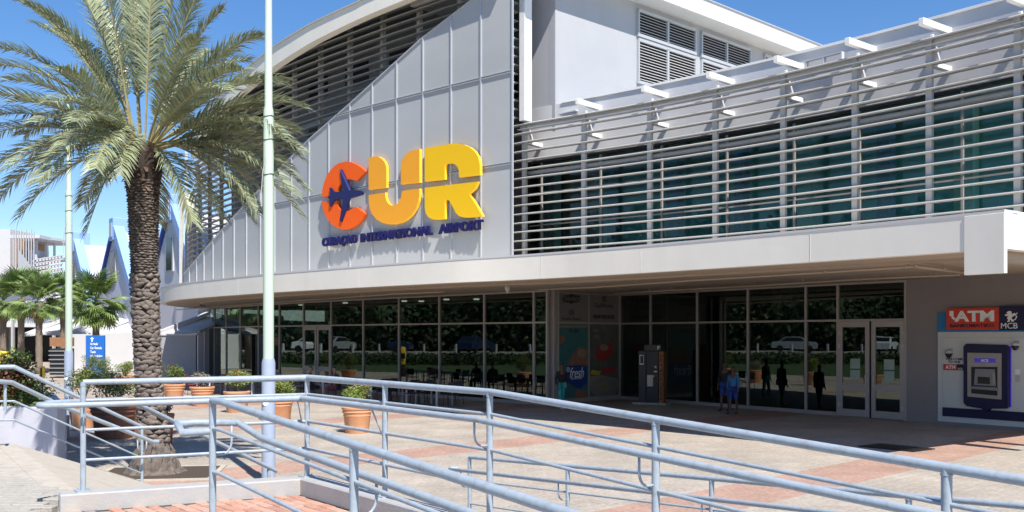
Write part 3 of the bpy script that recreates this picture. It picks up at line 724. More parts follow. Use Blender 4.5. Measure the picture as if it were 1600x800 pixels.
pp = G.pt(1366,483); q = MB(); G.box(q, pp[0]-.19, pp[0]+.19, 3.35, 3.62, -.12, -.08); q.build('exit_sign', M['icol'], T)

# upper floor : spandrel, windows, posts, louvres -------------------------
LL = arclen(LV)
sL = len_px(LV, 806)                    # arc length where the sign screen ends
Lr = sub(LV, 0, sL+.0); Lall = LV
SP = off(sub(LV, 0, sL+.6), 1.06)       # spandrel wall surface
q = MB(); wallstrip(q, SP, 8.58, 10.36, .3); q.build('spandrel', M['white'], T, smooth=True, auto=40)
q = MB(); wallstrip(q, [p for p in off(SP,-.05) if pxof(p) > 866], 10.36, 10.43, .4); q.build('parapet_coping', M['bright'], T, smooth=True, auto=40)
q = MB(); wallstrip(q, off(SP,.02), 4.9, 5.2, .3); q.build('sill_wall', M['white'], T)
q = MB(); wallstrip(q, off(SP,.10), 8.50, 8.56, .1); q.build('window_head', M['dark'], T)
# recessed long service box on the parapet
pb = at_px(SP, 1291); q = MB(); rzb = -math.radians(52)
for dz in (0,): 
    for s_ in (-.55,0,.55): q.box((pb.x+s_*math.cos(rzb)-.1, pb.y+s_*math.sin(rzb)-.12, 9.98),(.06,.12,.16), rzb)
    q.box((pb.x-.1,pb.y-.12,10.07),(1.16,.13,.03), rzb); q.box((pb.x-.1,pb.y-.12,9.89),(1.16,.13,.03), rzb)
q.build('parapet_vent', M['white'], T)
GW = off(SP, .16)
wpx = [806,847,939.4,1035,1137,1242,1344,1504.7,1640]
wp = [at_px(GW, x) if x < 1640 else GW[0] for x in wpx]
for a, b in zip(wp, wp[1:]):
    for z0, z1 in ((5.2,6.35),(6.4,7.45),(7.5,8.5)): glaze(b, a, z0, z1, 'glass2', 'window_pane', .02)
for p in wp[1:-1]: mull(p, 5.0, 8.5, .06, .10, rzg, name='window_mullion')
q = MB()
for a, b in zip(wp, wp[1:]):
    q.bar(V(*a,6.375),V(*b,6.375),.06,.045); q.bar(V(*a,7.475),V(*b,7.475),.06,.045)
q.build('window_transom', M['frame'], T)
# interior of the upper floor
M['upceil'] = mat('upper_ceiling_paint', (.22,.40,.40), .8)
M['teal'] = mat('upper_back_wall', (.13,.42,.43), .8, var=.3, scale=.25)
q = MB(); c_ = off(SP, 3.6); q.loft([[V(p.x,p.y,4.9),V(p.x,p.y,8.6)] for p in c_], closed=False); q.build('upper_back_wall', M['teal'], T)
M['upcol'] = mat('upper_column', (.30,.50,.42), .6); M['upblue'] = mat('upper_blind', (.06,.20,.30), .6, var=.3)
for px, dd, w, m in ((866,1.0,.40,'upcol'),(870,1.0,.1,'upcol'),(1160,1.4,.35,'upblue'),(1262,1.2,.55,'upcol'),(1385,1.6,.4,'upblue'),(1510,1.3,.5,'upcol'),(960,1.5,.4,'upblue'),(1055,1.7,.5,'upblue')):
    p = at_px(off(SP,dd), px); q = MB(); q.box((p.x,p.y,6.75),(w,.3,3.6), rzg); q.build('interior_column', M[m], T)
c2 = off(SP, 2.6); 
pass
q = MB(); e_ = SP[-1]; q.bar(V(e_.x+.1,e_.y+.3,6.8), V(e_.x+5,e_.y+5.2,6.8), .2, 3.7); q.build('upper_end_wall', M['dark'], T)
q = MB(); wallstrip(q, off(SP,.24), 8.57, 8.62, 4.8); q.build('upper_ceiling', M['upceil'], T)

# facade posts, brackets, box beams
ppx = [815,908,1011,1113,1219,1331,1447,1585]
pp_ = [at_px(LV, x) for x in ppx]+[V(12.3,19.65)]
for i, p in enumerate(pp_):
    t = (pp_[min(i+1,8)]-pp_[max(i-1,0)]).normalized(); inn = V(-t.y,t.x)
    if inn.y < 0: inn = -inn
    rz = math.atan2(t.y,t.x); c = p+inn*.16
    q = MB(); q.box((c.x,c.y,7.3),(.15,.10,4.75), rz); q.box((*(c+inn*.10),7.3),(.03,.10,4.7), rz); q.build('facade_post', M['post'], T)
    a = p-inn*.22; b = p+inn*1.08
    if i: q = MB(); q.bar(V(*a,9.97), V(*b,9.97), .14, .17); q.build('outrigger', M['bright'], T, bevel=.01)
    q = MB(); q.bar(V(*(p+inn*.2),9.05), V(*(p+inn*1.08),9.05), .14, .13); q.build('outrigger', M['bright'], T, bevel=.01)
    q = MB(); q.bar(V(*(p+inn*.26),9.75), V(*(p+inn*.62),9.1), .07, .07); q.build('brace', M['white'], T)
def nn_of(c): return c
q = MB(); wallstrip(q, off(Lr,.20), 9.47, 9.68, .10); q.build('box_beam', M['bright'], T, smooth=True, auto=40)
q = MB(); wallstrip(q, off(Lr,.05), 9.455, 9.468, .26); q.build('beam_flange', M['bright'], T, smooth=True, auto=40)
q = MB(); q.tube([V(p.x,p.y,8.0) for p in off(Lr,.30)[::2]], .075, 10); q.build('tie_tube', M['post'], T, smooth=True)

# arch line of the drum front: height from the photograph's outline
archT = [(288,245),(302,203),(320,173),(345,145),(377,114),(425,75),(460,52),(500,30),(565,0)]
archB = [(288,275),(302,236),(320,202),(342,176),(365,154),(395,128),(430,102),(465,79),(500,59),(562,29),(631,0)]
AR = off(SCR, -.45)
archT = [(p.x,p.y) for p in cr(archT, 5)]; archB = [(p.x,p.y) for p in cr(archB, 5)]
def zrow(px, y, Y): return H+(HZ-y)/F*Y
def zarch(p, tab, zend, pend):
    px = pxof(p)
    if px <= tab[-1][0]: return zrow(px, ip(px, tab), p.y)
    z0 = zrow(tab[-1][0], tab[-1][1], at_px(AR, tab[-1][0]).y); f = min(1, (px-tab[-1][0])/(pend-tab[-1][0]))
    return z0+(zend-z0)*f
zaT = lambda p: zarch(p, archT, 15.55, 830); zaB = lambda p: zarch(p, archB, 14.9, 830)
ARs = [p for p in AR if pxof(p) > 297]
q = MB(); wallstrip(q, ARs, zaB, zaT, .35); q.build('roof_fascia', M['fascia'], T, smooth=True, auto=30)
q = MB(); wallstrip(q, off(ARs,-.06), lambda p: zaT(p), lambda p: zaT(p)+.05, .4); q.build('roof_edge_trim', M['post'], T, smooth=True, auto=30)
q = MB(); dd = V(.725,.688); nA = len(ARs)
q.add([V(p.x,p.y,zaT(p)-.03) for p in ARs]+[V(*(p+dd*24),zaT(p)-.03) for p in ARs], [(i,i+1,nA+i+1,nA+i) for i in range(nA-1)]); q.build('vault_roof', M['back'], T, smooth=True)

# louvre blades
def blade(c, z, name='louvre'):
    q = MB(); ci = off(c, .0); secs = []
    prof = [(-.02,0.0),(.03,.032),(.14,.045),(.28,.02),(.28,.006),(.14,.012),(.03,-.028)]
    curves = [off(c, d) for d, h in prof]
    for i in range(len(c)): secs.append([V(curves[k][i].x, curves[k][i].y, z+prof[k][1]) for k in range(len(prof))])
    q.loft(secs); return q.build(name, M['louvre'], T, smooth=True, auto=50)
NZ = 36
def limit(px, Y):
    if px > 806: return 9.75
    if px < 300: return zrow(px, ip(px, [(255,350),(263,333),(276,316),(293,303),(300,296)]), Y)
    y = ip(px, archB) if px < 631 else 0
    return zrow(px, y, Y)+.02 if px < 631 else 15.0
LVs = cr(LV[::3], .9)
for k in range(NZ):
    z = 5.14+.297*k
    run = []
    Ls = LVs
    for p in Ls+[None]:
        ok = False
        if p is not None:
            px = pxof(p); ok = z < limit(px, p.y)
        if ok: run.append(p)
        else:
            if len(run) > 2: blade(run, z)
            run = []
# drum posts and wall behind
s = sL+.9
LT = LL[max(i for i, p in enumerate(LV) if p.y < 60.3)]
dp = []
while s < LT-.5:
    p = at_len(LV, LL, s); dp.append(p); s += 2.2 if pxof(p) > 300 else 1.3
for i, p in enumerate(dp):
    px = pxof(p); zt_ = min(limit(px, p.y), 15.2)
    t = (at_len(LV,LL,min(LT,len_px(LV,px)+.3))-p).normalized() if i else V(-.7,.7); c = p+V(t.y,-t.x)*.38
    q = MB(); q.box((c.x,c.y,(4.9+zt_)/2),(.18,.16,zt_-4.9), math.atan2(t.y,t.x)); q.build('drum_post', M['post'], T)
DW = [p for p in off([p for p in LV if 310 < pxof(p) < 808 and p.y < 57], 1.7)]
q = MB(); wallstrip(q, DW, 4.9, 15.2, .2); q.build('drum_inner_wall', M['back'], T)
q = MB(); wallstrip(q, off(DW,-.03), 12.1, 12.25, .1); wallstrip(q, off(DW,-.03), 8.4, 8.55, .1); q.build('drum_wall_band', M['post'], T)
M['dwin'] = mat('dark_opening', (.012,.012,.014), .4)
for a in range(0, len(DW)-8, 9):
    seg = off(DW,-.04)[a+2:a+8]
    for z0, z1 in ((11.1,12.0),(13.2,14.1)):
        px = pxof(seg[2])
        if zrow(px,0,seg[2].y) > 0: q = MB(); wallstrip(q, seg, z0, z1, .05); q.build('dark_opening', M['dwin'], T)
# far left part of the drum: open lattice of white posts with dark back
lp = off([p for p in LV if pxof(p) < 345], 2.3)
for i in range(0, len(lp), 5):
    p = lp[i]; q = MB(); q.box((p.x,p.y,7.2),(.3,.12,4.6), 1.0+.1*i); q.build('lattice_post', M['post'], T)
q = MB(); lq = off([p for p in LV if pxof(p) < 350], 3.2); wallstrip(q, lq[::2], 4.9, 5.9, .1); wallstrip(q, lq[::2], 7.2, 7.9, .1); wallstrip(q, lq[::2], 9.0, 9.6, .1); q.build('lattice_floor', M['back'], T)

# end trim of the drum and the upper hall side
SPp = at_px(SP, 868); B0 = V(SPp.x, SPp.y)
pz = at_px(LV, 819); t_ = V(.70,-.71)
q = MB(); q.bar(V(pz.x+.05,pz.y+.15,9.72), V(pz.x+.05,pz.y+.15,15.2), .24, .35, up=V(.69,.72,0)); q.build('end_trim', M['bright'], T)
m_ = V(.725,.688).normalized(); HW = Plane(B0, m_)
q = MB(); aw = at_px(SP, 818); q.bar(V(*(aw+m_*.15),12.6), V(*(B0+m_*.15),12.6), .3, 5.2); q.build('hall_front_wall', M['hallw'], T)
q = MB(); HW.box(q, -.02, 30, 9.5, 14.76, -.3, .0); hw = q.build('hall_side_wall', M['hallw'], T)
q = MB(); HW.box(q, -1.5, 30, 14.76, 15.4, -6, .87); q.build('hall_eave', M['white'], T)
q = MB(); HW.box(q, -1.55, 30, 15.40, 15.44, -6, .92); q.build('hall_eave_trim', M['trim'], T)
q = MB(); HW.box(q, .02, 6, 10.0, 10.04, 0, .9); q.build('roof_ledge', M['white'], T)
M['slotdark'] = mat('vent_dark', (.004,.004,.005), .8)
sW = lambda px: HW.pt(px, 100)[0]
for (x0, x1) in ((995.5,1084.5),(1094.5,1170.5),(1192.5,1262)):
    a0, a1 = sW(x0), sW(x1)
    for z0, z1 in ((13.62,14.5),(11.9,13.42)):
        q = MB(); HW.box(q, a0, a1, z0, z1, 0, .012); vt = q.build('vent_window', M['slotdark'], T)
        q = MB()
        for (b0,b1,c0,c1) in ((a0-.03,a0+.04,z0,z1),(a1-.04,a1+.03,z0,z1),((a0+a1)/2-.05,(a0+a1)/2+.05,z0,z1),(a0,a1,z1-.05,z1+.06),(a0-.05,a1+.05,z0-.08,z0+.03)): HW.box(q, b0,b1,c0,c1, .0, .10)
        q.build('vent_frame', M['trim'], vt)
        k = z0+.08
        while k < z1-.08:
            q = MB()
            q.add([HW.w(a0+.04,k,.085),HW.w(a1-.04,k,.085),HW.w(a1-.04,k+.035,.02),HW.w(a0+.04,k+.035,.02),HW.w(a0+.04,k+.018,.085),HW.w(a1-.04,k+.018,.085),HW.w(a1-.04,k+.053,.02),HW.w(a0+.04,k+.053,.02)], [(0,1,2,3),(4,5,6,7),(0,1,5,4),(2,3,7,6)])
            q.build('vent_slat', M['white'], vt); k += .105

# sign screen: framed perforated panels ---------------------------------
diag = [(265,452),(277,440),(350,356),(395,307.5),(477.5,223),(543,166),(660,60),(738,0),(803,-50)]
seam = [Vector(p) for p in SC0]
def zd(p): return zrow(0, ip(pxof(p), diag), p.y)
zrows = [5.03, 8.28, 11.30, 14.6]
for i in range(len(seam)-1):
    a, b = seam[i], seam[i+1]; da, db = zd(a), zd(b)
    for z0, z1 in zip(zrows, zrows[1:]):
        ta, tb = min(z1, da), min(z1, db)
        if ta <= z0+.02 : continue
        t = (b-a).normalized(); nn = V(t.y,-t.x)*.03
        if tb < z0:   # triangle
            f = (da-z0)/(da-db) if da != db else 1; bb = a.lerp(b, f)
            P3 = [V(*a,z0), V(*bb,z0), V(*a,ta)]
        elif da > z1 and db < z1:
            f = (da-z1)/(da-db); mid = a.lerp(b, f); P3 = [V(*a,z0),V(*b,z0),V(*b,tb),V(*mid,z1),V(*a,z1)]
        else: P3 = [V(*a,z0),V(*b,z0),V(*b,tb),V(*a,ta)]
        n = len(P3); q = MB(); off3 = V(nn.x,nn.y,0)
        q.add(P3+[v+off3 for v in P3], [tuple(range(n)), tuple(range(2*n-1,n-1,-1))]+[(k,(k+1)%n,n+(k+1)%n,n+k) for k in range(n)])
        q.build('screen_panel', M['screen'], T)
    q = MB(); t = (b-a).normalized(); o2 = V(-t.y,t.x)*.02
    if da > 5.1: q.box((a.x+o2.x,a.y+o2.y,(5.0+min(da,15))/2),(.055,.05,min(da,15)-5.0), math.atan2(t.y,t.x)); q.build('screen_trim', M['trim'], T)
    for z in zrows[1:3]:
        if da > z:
            f = 1 if db > z else (da-z)/(da-db); e = a.lerp(b, f)
            for dz in (.035, -.035): q = MB(); q.bar(V(*(a+o2),z+dz), V(*(e+o2),z+dz), .05, .022); q.build('screen_joint', M['trim'], T)
    q = MB(); q.bar(V(*(a+o2),min(da,15)), V(*(b+o2),min(db,15)), .05, .045); q.build('screen_edge', M['trim'], T)
    q = MB(); q.bar(V(*(a+o2),5.05), V(*(b+o2),5.05), .06, .05); q.build('screen_edge', M['trim'], T)

# ------------------------------------------------------------ CUR sign
sa, sb = at_px(SCR, 500), at_px(SCR, 760)
SG = Plane(sb, sb-sa)    # s grows towards the right
SG.o = sa+SG.n*.16; 
SGN = empty('airport_sign', label='big orange and yellow letters with dark blue aeroplane and airport name on grey screen', cat='sign')
M['org'] = mat('sign_orange', (.90,.125,.012), .6, var=.01, spec=.2)
M['amb'] = mat('sign_amber', (.90,.38,.03), .6, var=.01, spec=.2)
M['yel'] = mat('sign_yellow', (.92,.54,.012), .6, var=.01, spec=.2)
M['ylside'] = mat('sign_edge_painted_glow', (.95,.55,.03), .35, var=.01, emit=(1,.5,.03), estr=.25)  # faint emission stands in for sun on the letter edges; no lamp inside
M['nvy'] = mat('sign_navy', (.014,.009,.085), .3, var=.03)
sp = lambda pts: [SG.pt(480+x/3.0765, 200+y/3.0765) for x, y in pts]
def letter(pts, m, d0=-.04, d1=.07, name='letter'):
    P_ = sp(pts); n = len(P_)
    q = MB(); o_ = len(q.v)
    vs = [SG.w(a,z,d0) for a, z in P_]+[SG.w(a,z,d1) for a, z in P_]
    q.cm = 1; q.add(vs, [(i,(i+1)%n,n+(i+1)%n,n+i) for i in range(n)])
    q.cm = 0; q.add([SG.w(a,z,d1) for a,z in P_]+[SG.w(a,z,d0) for a,z in P_], [tuple(range(n)), tuple(range(2*n-1,n-1,-1))])
    return q.build(name, [M[m], M['ylside'] if m in ('amb','yel') else M[m]], SGN)
def arc(cx, cy, rx, ry, a0, a1, n=14): return [(cx+rx*math.cos(math.radians(a0+(a1-a0)*k/n)), cy+ry*math.sin(math.radians(a0+(a1-a0)*k/n))) for k in range(n+1)]
letter([(77,330),(80,295),(88,262),(101,230),(118,204),(140,182),(165,168),(192,163),(218,165),(243,175),(266,190),(287,209),(243,255),(228,250),(210,247),(190,250),(173,260),(160,278),(152,302),(150,326)], 'org')
letter([(77,356),(150,350),(153,370),(161,388),(174,399),(192,402),(212,396),(228,386),(244,380),(287,414),(272,440),(252,462),(230,478),(203,488),(176,489),(150,480),(125,463),(104,439),(88,408),(80,380)], 'org')
letter([(302,144),(330,137),(350,139),(367,149),(379,164),(387,184),(388,205),(388,287),(302,297)], 'amb')
letter([(457,272),(457,182),(461,160),(470,141),(484,125),(502,113),(520,107),(547,102),(547,263)], 'amb')
letter([(302,323),(382,311),(384,335),(389,350),(398,364),(410,372),(424,373),(438,367),(450,353),(458,334),(462,303),(547,292),(547,320),(542,352),(531,385),(513,415),(490,438),(462,455),(430,464),(398,464),(367,456),(340,440),(320,417),(308,390),(303,362)], 'amb')
letter([(572,98),(620,90),(690,78),(728,76),(760,81),(790,94),(813,114),(829,140),(837,172),(838,226),(737,238),(736,205),(730,188),(718,176),(700,170),(672,173),(669,180),(668,248),(572,258)], 'yel')
letter([(572,288),(700,273),(828,258),(815,290),(785,318),(820,372),(850,425),(790,431),(760,431),(738,425),(722,410),(708,382),(690,350),(680,345),(669,346),(668,438),(635,442),(608,440),(588,428),(577,410),(572,385)], 'yel')
pl_ = [(283,315),(277,306),(262,302),(220,299),(200,250),(178,201),(169,201),(175,250),(184,304),(146,309),(139,305),(127,289),(118,289),(121,310),(121,325),(112,331),(112,337),(121,342),(119,360),(117,377),(126,379),(136,362),(145,345),(184,341),(176,395),(167,449),(177,452),(195,405),(218,340),(262,328),(277,323)]
letter(pl_, 'nvy', .07, .12, 'aeroplane')
P_ = sp([(170,203),(177,203),(222,300),(214,302)]); q = MB(); SG.poly(q, P_, .12, .126); 
M['pl2'] = mat('sign_navy_light', (.09,.085,.32), .3); q.build('wing_highlight', M['pl2'], SGN)
for w, x0, x1 in (('CURAÇAO',77,245),('INTERNATIONAL',262,606),('AIRPORT',637,850)):
    a0, zA = SG.pt(480+x0/3.0765, 200+565/3.0765); a1, _ = SG.pt(480+x1/3.0765, 360)
    zb = SG.pt(480+262/3.0765, 200+551.5/3.0765)[1]; zt2 = SG.pt(480+262/3.0765, 200+508/3.0765)[1]
    if 'Ç' in w: text(w, SG, a0, zb-.075, a1, zt2, -.0, M['nvy'], SGN, bold=.055, th=.08)
    else: text(w, SG, a0, zb, a1, zt2, -.0, M['nvy'], SGN, bold=.055, th=.08)
q = MB()
for x, y in ((130,230),(130,440),(340,220),(500,200),(400,420),(640,130),(780,160),(620,400),(780,410)):
    a, z = sp([(x,y)])[0]; q.tube([SG.w(a,z,-.22), SG.w(a,z,.0)], .02, 6)
q.build('sign_stud', M['trim'], SGN)

# ------------------------------------------------------------ ATM wall
ATM = empty('cash_machine', label='wall mounted cash machine in a navy speech bubble frame on white panel', cat='cash machine')
M['atmw'] = mat('atm_panel_white', (.62,.63,.60), .5, var=.03); M['atmb'] = mat('atm_blue', (.02,.20,.45), .4); M['atmn'] = mat('atm_navy', (.008,.008,.05), .5)
M['atmr'] = mat('atm_red', (.62,.05,.02), .4); M['silver'] = mat('atm_silver', (.42,.38,.33), .4, metal=.5); M['atmg'] = mat('atm_grey', (.26,.26,.25), .5); M['scr'] = mat('atm_screen', (.02,.02,.02), .15)
M['purple'] = mat('atm_backlit_purple', (.05,.03,.3), .4, emit=(.10,.06,.75), estr=.16)
s0 = G.pt(1467,600)[0]; s1 = s0+5.5
q = MB(); G.box(q, s0, s1, .08, 2.70, .03, .055); wp_ = q.build('wall_panel', M['atmw'], ATM)
q = MB(); G.box(q, s0+.16, s1, .22, 2.55, .055, .075); q.build('inner_panel', M['adg'] if False else M['atmw'], ATM, bevel=.012)
q = MB(); G.box(q, s0+.16, s1, .24, .50, .075, .085); q.build('navy_stripe', M['atmn'], ATM, bevel=.008)
q = MB(); G.box(q, s0, s1, 2.70, 3.27, .03, .07); q.build('blue_band', M['atmb'], ATM)
gp2 = lambda pts: [G.pt(x,y) for x,y in pts]
q = MB(); G.poly(q, gp2([(1511,541),(1515,537),(1577,539),(1581,543),(1581,634),(1577,638),(1553,638),(1546,644),(1539,638),(1516,634),(1511,629)]), .075, .20); q.build('surround', M['atmn'], ATM, bevel=.01)
q = MB(); G.poly(q, gp2([(1510.3,540),(1582.7,541),(1582.5,636),(1510.3,630)]), .075, .10); q.build('backlight', M['purple'], ATM)
q = MB(); G.poly(q, gp2([(1518,551),(1571,552),(1571,624),(1518,619)]), .20, .22); q.build('fascia_plate', M['silver'], ATM)
q = MB(); G.poly(q, gp2([(1524,573),(1565,573),(1565,618),(1524,614)]), .22, .223); q.build('recess', M['black'], ATM)
q = MB(); G.poly(q, gp2([(1531,576),(1561,577),(1563,603),(1529,601)]), .223, .25); q.build('bezel', M['atmg'], ATM)
q = MB(); G.poly(q, gp2([(1535,588),(1554,589),(1554,600),(1535,599)]), .25, .253); q.build('screen', M['scr'], ATM)
q = MB(); G.poly(q, gp2([(1527,603),(1564,605),(1565,610),(1525,607)]), .223, .29); q.build('keypad_shelf', M['atmg'], ATM)
q = MB(); G.poly(q, gp2([(1529,559.5),(1562,560),(1562,566.5),(1529,566)]), .22, .228); q.build('header_light', M['purple'], ATM)
ptext('MCB', G, 1540, 561, 1551, 565.5, .228, M['wtext'], ATM)
q = MB()
G.pbox(q, 1558.5, 582, 1562, 600, .25, .26); q.build('button_column', M['silver'], ATM)
# ATM sign
AS = empty('atm_sign', label='red and navy ATM sign box above the cash machine', cat='sign')
a0, zz = G.pt(1485.5,482); a1, _ = G.pt(1568,482); a2 = a1+1.6
q = MB(); G.box(q, a0, a1, 2.76, 3.38, .07, .24); q.build('red_box', M['atmr'], AS, bevel=.01)
q = MB(); G.box(q, a1+.003, a2, 2.74, 3.41, .07, .25); q.build('navy_box', M['atmn'], AS, bevel=.01)
ptext('ATM', G, 1499, 485.5, 1560.5, 502.5, .24, M['wtext'], AS, bold=.035, th=.02)
ptext('BANKOMATIKO', G, 1491.5, 506, 1560.5, 511.5, .24, M['atmn'], AS, bold=.02)
ptext('MCB', G, 1571.5, 504.5, 1597.5, 513.5, .25, M['wtext'], AS, bold=0)
q = MB(); G.poly(q, gp2([(1491,486),(1497,486),(1497,495),(1501,498),(1499,501),(1494,497),(1494,494),(1491,494)]), .24, .25); q.build('card_symbol', M['wtext'], AS)
lion = [(1582,487),(1585,486),(1588,487),(1588,490),(1590,491),(1592,489),(1594,490),(1592,494),(1589,495),(1588,498),(1591,500),(1591,503),(1588,502.5),(1587,500),(1585,500),(1585,503),(1581,503),(1583,500),(1581,497),(1583,494),(1579,494),(1577,492),(1580,491),(1583,491),(1580,489)]
q = MB(); G.poly(q, gp2(lion), .25, .262); q.build('lion_emblem', M['wtext'], AS)
tl = [G.w(*G.pt(x,y), .256) for x, y in ((1590,501),(1594,499),(1596,495),(1594,492),(1597,489))]; q = MB(); q.tube(tl, .012, 6); q.build('lion_tail', M['wtext'], AS)
WS = empty('welcome_notice', label='small WELCOME TO OUR ATM plate left of the cash machine', cat='sign')
ptext('WELCOME', G, 1480, 559, 1507, 562.5, .076, M['atmn'], WS, bold=.02); ptext('TO OUR', G, 1484, 563.5, 1503, 567, .076, M['atmn'], WS, bold=.02)
q = MB(); G.pbox(q, 1476.5, 569, 1497.5, 578.5, .076, .09); q.build('red_plate', M['atmr'], WS)
q = MB(); G.pbox(q, 1498, 569, 1508, 578.5, .076, .09); q.build('navy_plate', M['atmn'], WS)
ptext('ATM', G, 1480, 570.5, 1495.5, 576.5, .09, M['wtext'], WS); ptext('MCB', G, 1499.5, 574.5, 1506.5, 577.5, .09, M['wtext'], WS, bold=0)
def cam_thing(px, py, lab, s=1):
    a, z = G.pt(px, py); R = empty('security_camera', label=lab, cat='camera', group='security cameras by the cash machine')
    c = G.w(a, z, .16)
    q = MB(); G.box(q, a-.07, a+.09, z-.02, z+.13, .07, .12); q.build('base', M['post'], R, bevel=.01)
    q = MB(); q.lathe([(.0,-.13),(.05,-.115),(.085,-.06),(.095,0)], c, 14); q.build('dome', M['black'], R, smooth=True)
    q = MB(); q.lathe([(.10,0),(.10,.06),(.07,.09)], c, 14); q.build('housing', M['post'], R, smooth=True, auto=40)
cam_thing(1487, 552, 'white dome camera above the small welcome plate')
cam_thing(1591, 540, 'camera beside the top right corner of the cash machine surround')
NT = empty('wall_notices', label='two small paper notices right of the cash machine', cat='notice')
q = MB(); G.pbox(q, 1588.5, 577, 1596, 585, .076, .08); q.build('paper', M['wtext'], NT); q = MB(); G.pbox(q, 1588.5, 586, 1596, 597, .076, .08); q.build('paper', M['post'], NT)

# ------------------------------------------------------------ parking pay station
PY = 37.4; base = GR(1018, 632)
PS = empty('pay_station', (base.x, base.y, 0), -.45, label='dark parking pay station with orange side panel in front of the glazing', cat='pay machine')
PS.scale = (.82,.82,.86)
M['psd'] = mat('pay_machine_grey', (.028,.028,.032), .4); M['pso'] = mat('pay_machine_orange', (.28,.085,.012), .45)
q = MB(); q.box((0,0,.05),(1.6,.7,.1)); q.build('plinth', M['conc'], PS, bevel=.01)
q = MB(); q.box((-.38,0,1.22),(.36,.42,2.25)); q.build('side_cabinet', M['psd'], PS, bevel=.02)
q = MB(); q.box((.10,.02,1.22),(.58,.46,2.25)); q.build('cabinet', M['black'], PS, bevel=.02)
q = MB(); q.box((.52,.0,1.20),(.22,.44,2.25)); q.build('orange_panel', M['pso'], PS, bevel=.01)
q = MB(); q.box((.1,.02,2.48),(.8,.36,.28)); q.build('header_box', M['psd'], PS, bevel=.02)
for x, z, w, h, m in ((.0,1.05,.28,.5,'silver'),(.26,1.65,.1,.1,'silver'),(.26,1.45,.14,.06,'wtext'),(-.40,1.95,.2,.42,'wtext'),(.16,1.25,.1,.07,'silver')):
    q = MB(); q.box((x,-.22,z),(w,.03,h)); q.build('panel', M[m], PS, bevel=.005)
q = MB(); q.box((-.39,-.236,1.96),(.15,.02,.34)); q.build('window', M['black'], PS)
class LP(Plane):
    pass
def local_text(body, x0, z0, x1, z1, y, m, par, rot=False, **k):
    pl = Plane(V(0,y), V(1,0)); pl.o = V(0,y); pl.u = V(1,0); pl.n = V(0,-1)
    if not rot: return text(body, pl, x0, z0, x1, z1, 0, m, par, **k)
    o = text(body, pl, 0, 0, z1-z0, x1-x0, 0, m, par, **k)
    for v in o.data.vertices: a, b = v.co.x, v.co.z; v.co.x = x0+b; v.co.z = z1-a
    return o
local_text('P', .34, 2.40, .44, 2.56, -.17, M['wtext'], PS); local_text('PAY STATION', .44, .25, .60, 2.2, -.225, M['black'], PS, rot=True)

# ------------------------------------------------------------ date palm
def Vr(a): return random.uniform(-a, a)
PXp, PYp = -6.72, 18.5
DP = empty('date_palm', (0,0,0), label='tall date palm with scaly trunk and feathery crown standing in a square soil pit', cat='palm tree')
tc = [(0,242),(.3,242),(.6,240),(1.2,236),(2,231),(2.6,229),(3.4,226),(4.2,225),(5.0,224),(5.5,223),(6.1,223)]
def tcx(z): return (ip(z, tc)-800)/F*PYp
trr = [(0,.40),(.25,.36),(.5,.30),(.62,.25),(1.2,.21),(2.6,.195),(3.4,.212),(4.4,.25),(5.2,.27),(5.45,.30),(5.75,.36),(6.0,.34),(6.25,.18)]
q = MB(); secs = []
zz = [i*.05 for i in range(126)]
for z in zz:
    r = ip(z, trr); secs.append([V(tcx(z)+math.cos(a*PI/14)*r*(1+.05*math.sin(a*3.1+z*17)+Vr(.025)), PYp+math.sin(a*PI/14)*r*(1+.05*math.cos(a*2.3+z*13)+Vr(.025)), z) for a in range(28)])
q.loft(secs); q.build('trunk', M['trunkd'], DP, smooth=True)
def lump(name, w, h, d, m):
    bm = bmesh.new(); bmesh.ops.create_icosphere(bm, subdivisions=2, radius=1)
    for v in bm.verts:
        x, y, z = v.co; k = 1-.35*abs(z); v.co = V(x*w*k*(1+Vr(.22)), y*d*(1+Vr(.30)), z*h*(1-.25*abs(x))*(1+Vr(.22)))
        v.co.y -= .35*d*z if z > 0 else 0
    me = bpy.data.meshes.new(name); bm.to_mesh(me); bm.free(); me.materials.append(M[m]); me.polygons.foreach_set('use_smooth', [True]*len(me.polygons)); return me
lumps = [lump('leaf_base', random.uniform(.10,.145), .062, random.uniform(.036,.055), 'trunk') for _ in range(9)]
z = .62; row = 0; nb = 0
while z < 3.75 and nb < 292:
    r = ip(z, trr); n = 8
    for i in range(n):
        a = (i+.5*(row % 2))*2*PI/n+Vr(.12); zr = z+Vr(.02); rr = r+.01
        sx = random.uniform(.8,1.15)
        inst('leaf_base', random.choice(lumps), (tcx(zr)+math.cos(a)*rr, PYp+math.sin(a)*rr, zr), (Vr(.35), Vr(.32), a+PI/2+Vr(.2)), (sx, random.uniform(.7,1.15), random.uniform(.7,1.2)), parent=DP); nb += 1
    z += .086; row += 1
q = MB(); row = 0
while z < 5.5:       # crinkled upper trunk: narrow leaf scars, joined
    r = ip(z, trr); n = 16
    for i in range(n):
        a = (i+.5*(row % 2))*2*PI/n+Vr(.12); c = V(tcx(z)+math.cos(a)*(r-.005), PYp+math.sin(a)*(r-.005), z+Vr(.012)); t = V(-math.sin(a), math.cos(a), 0); o = V(math.cos(a), math.sin(a), 0)
        w, h, d = .065*random.uniform(.8,1.2), .026, .035*random.uniform(.7,1.4)
        q.add([c-t*w, c+o*d-V(0,0,.01), c+t*w, c+V(0,0,h)+o*.004, c-V(0,0,h)+o*.002], [(0,1,3),(1,2,3),(0,4,1),(1,4,2)])
    z += .047; row += 1
q.build('leaf_scars', M['trunk'], DP, kind='stuff')
q = MB()
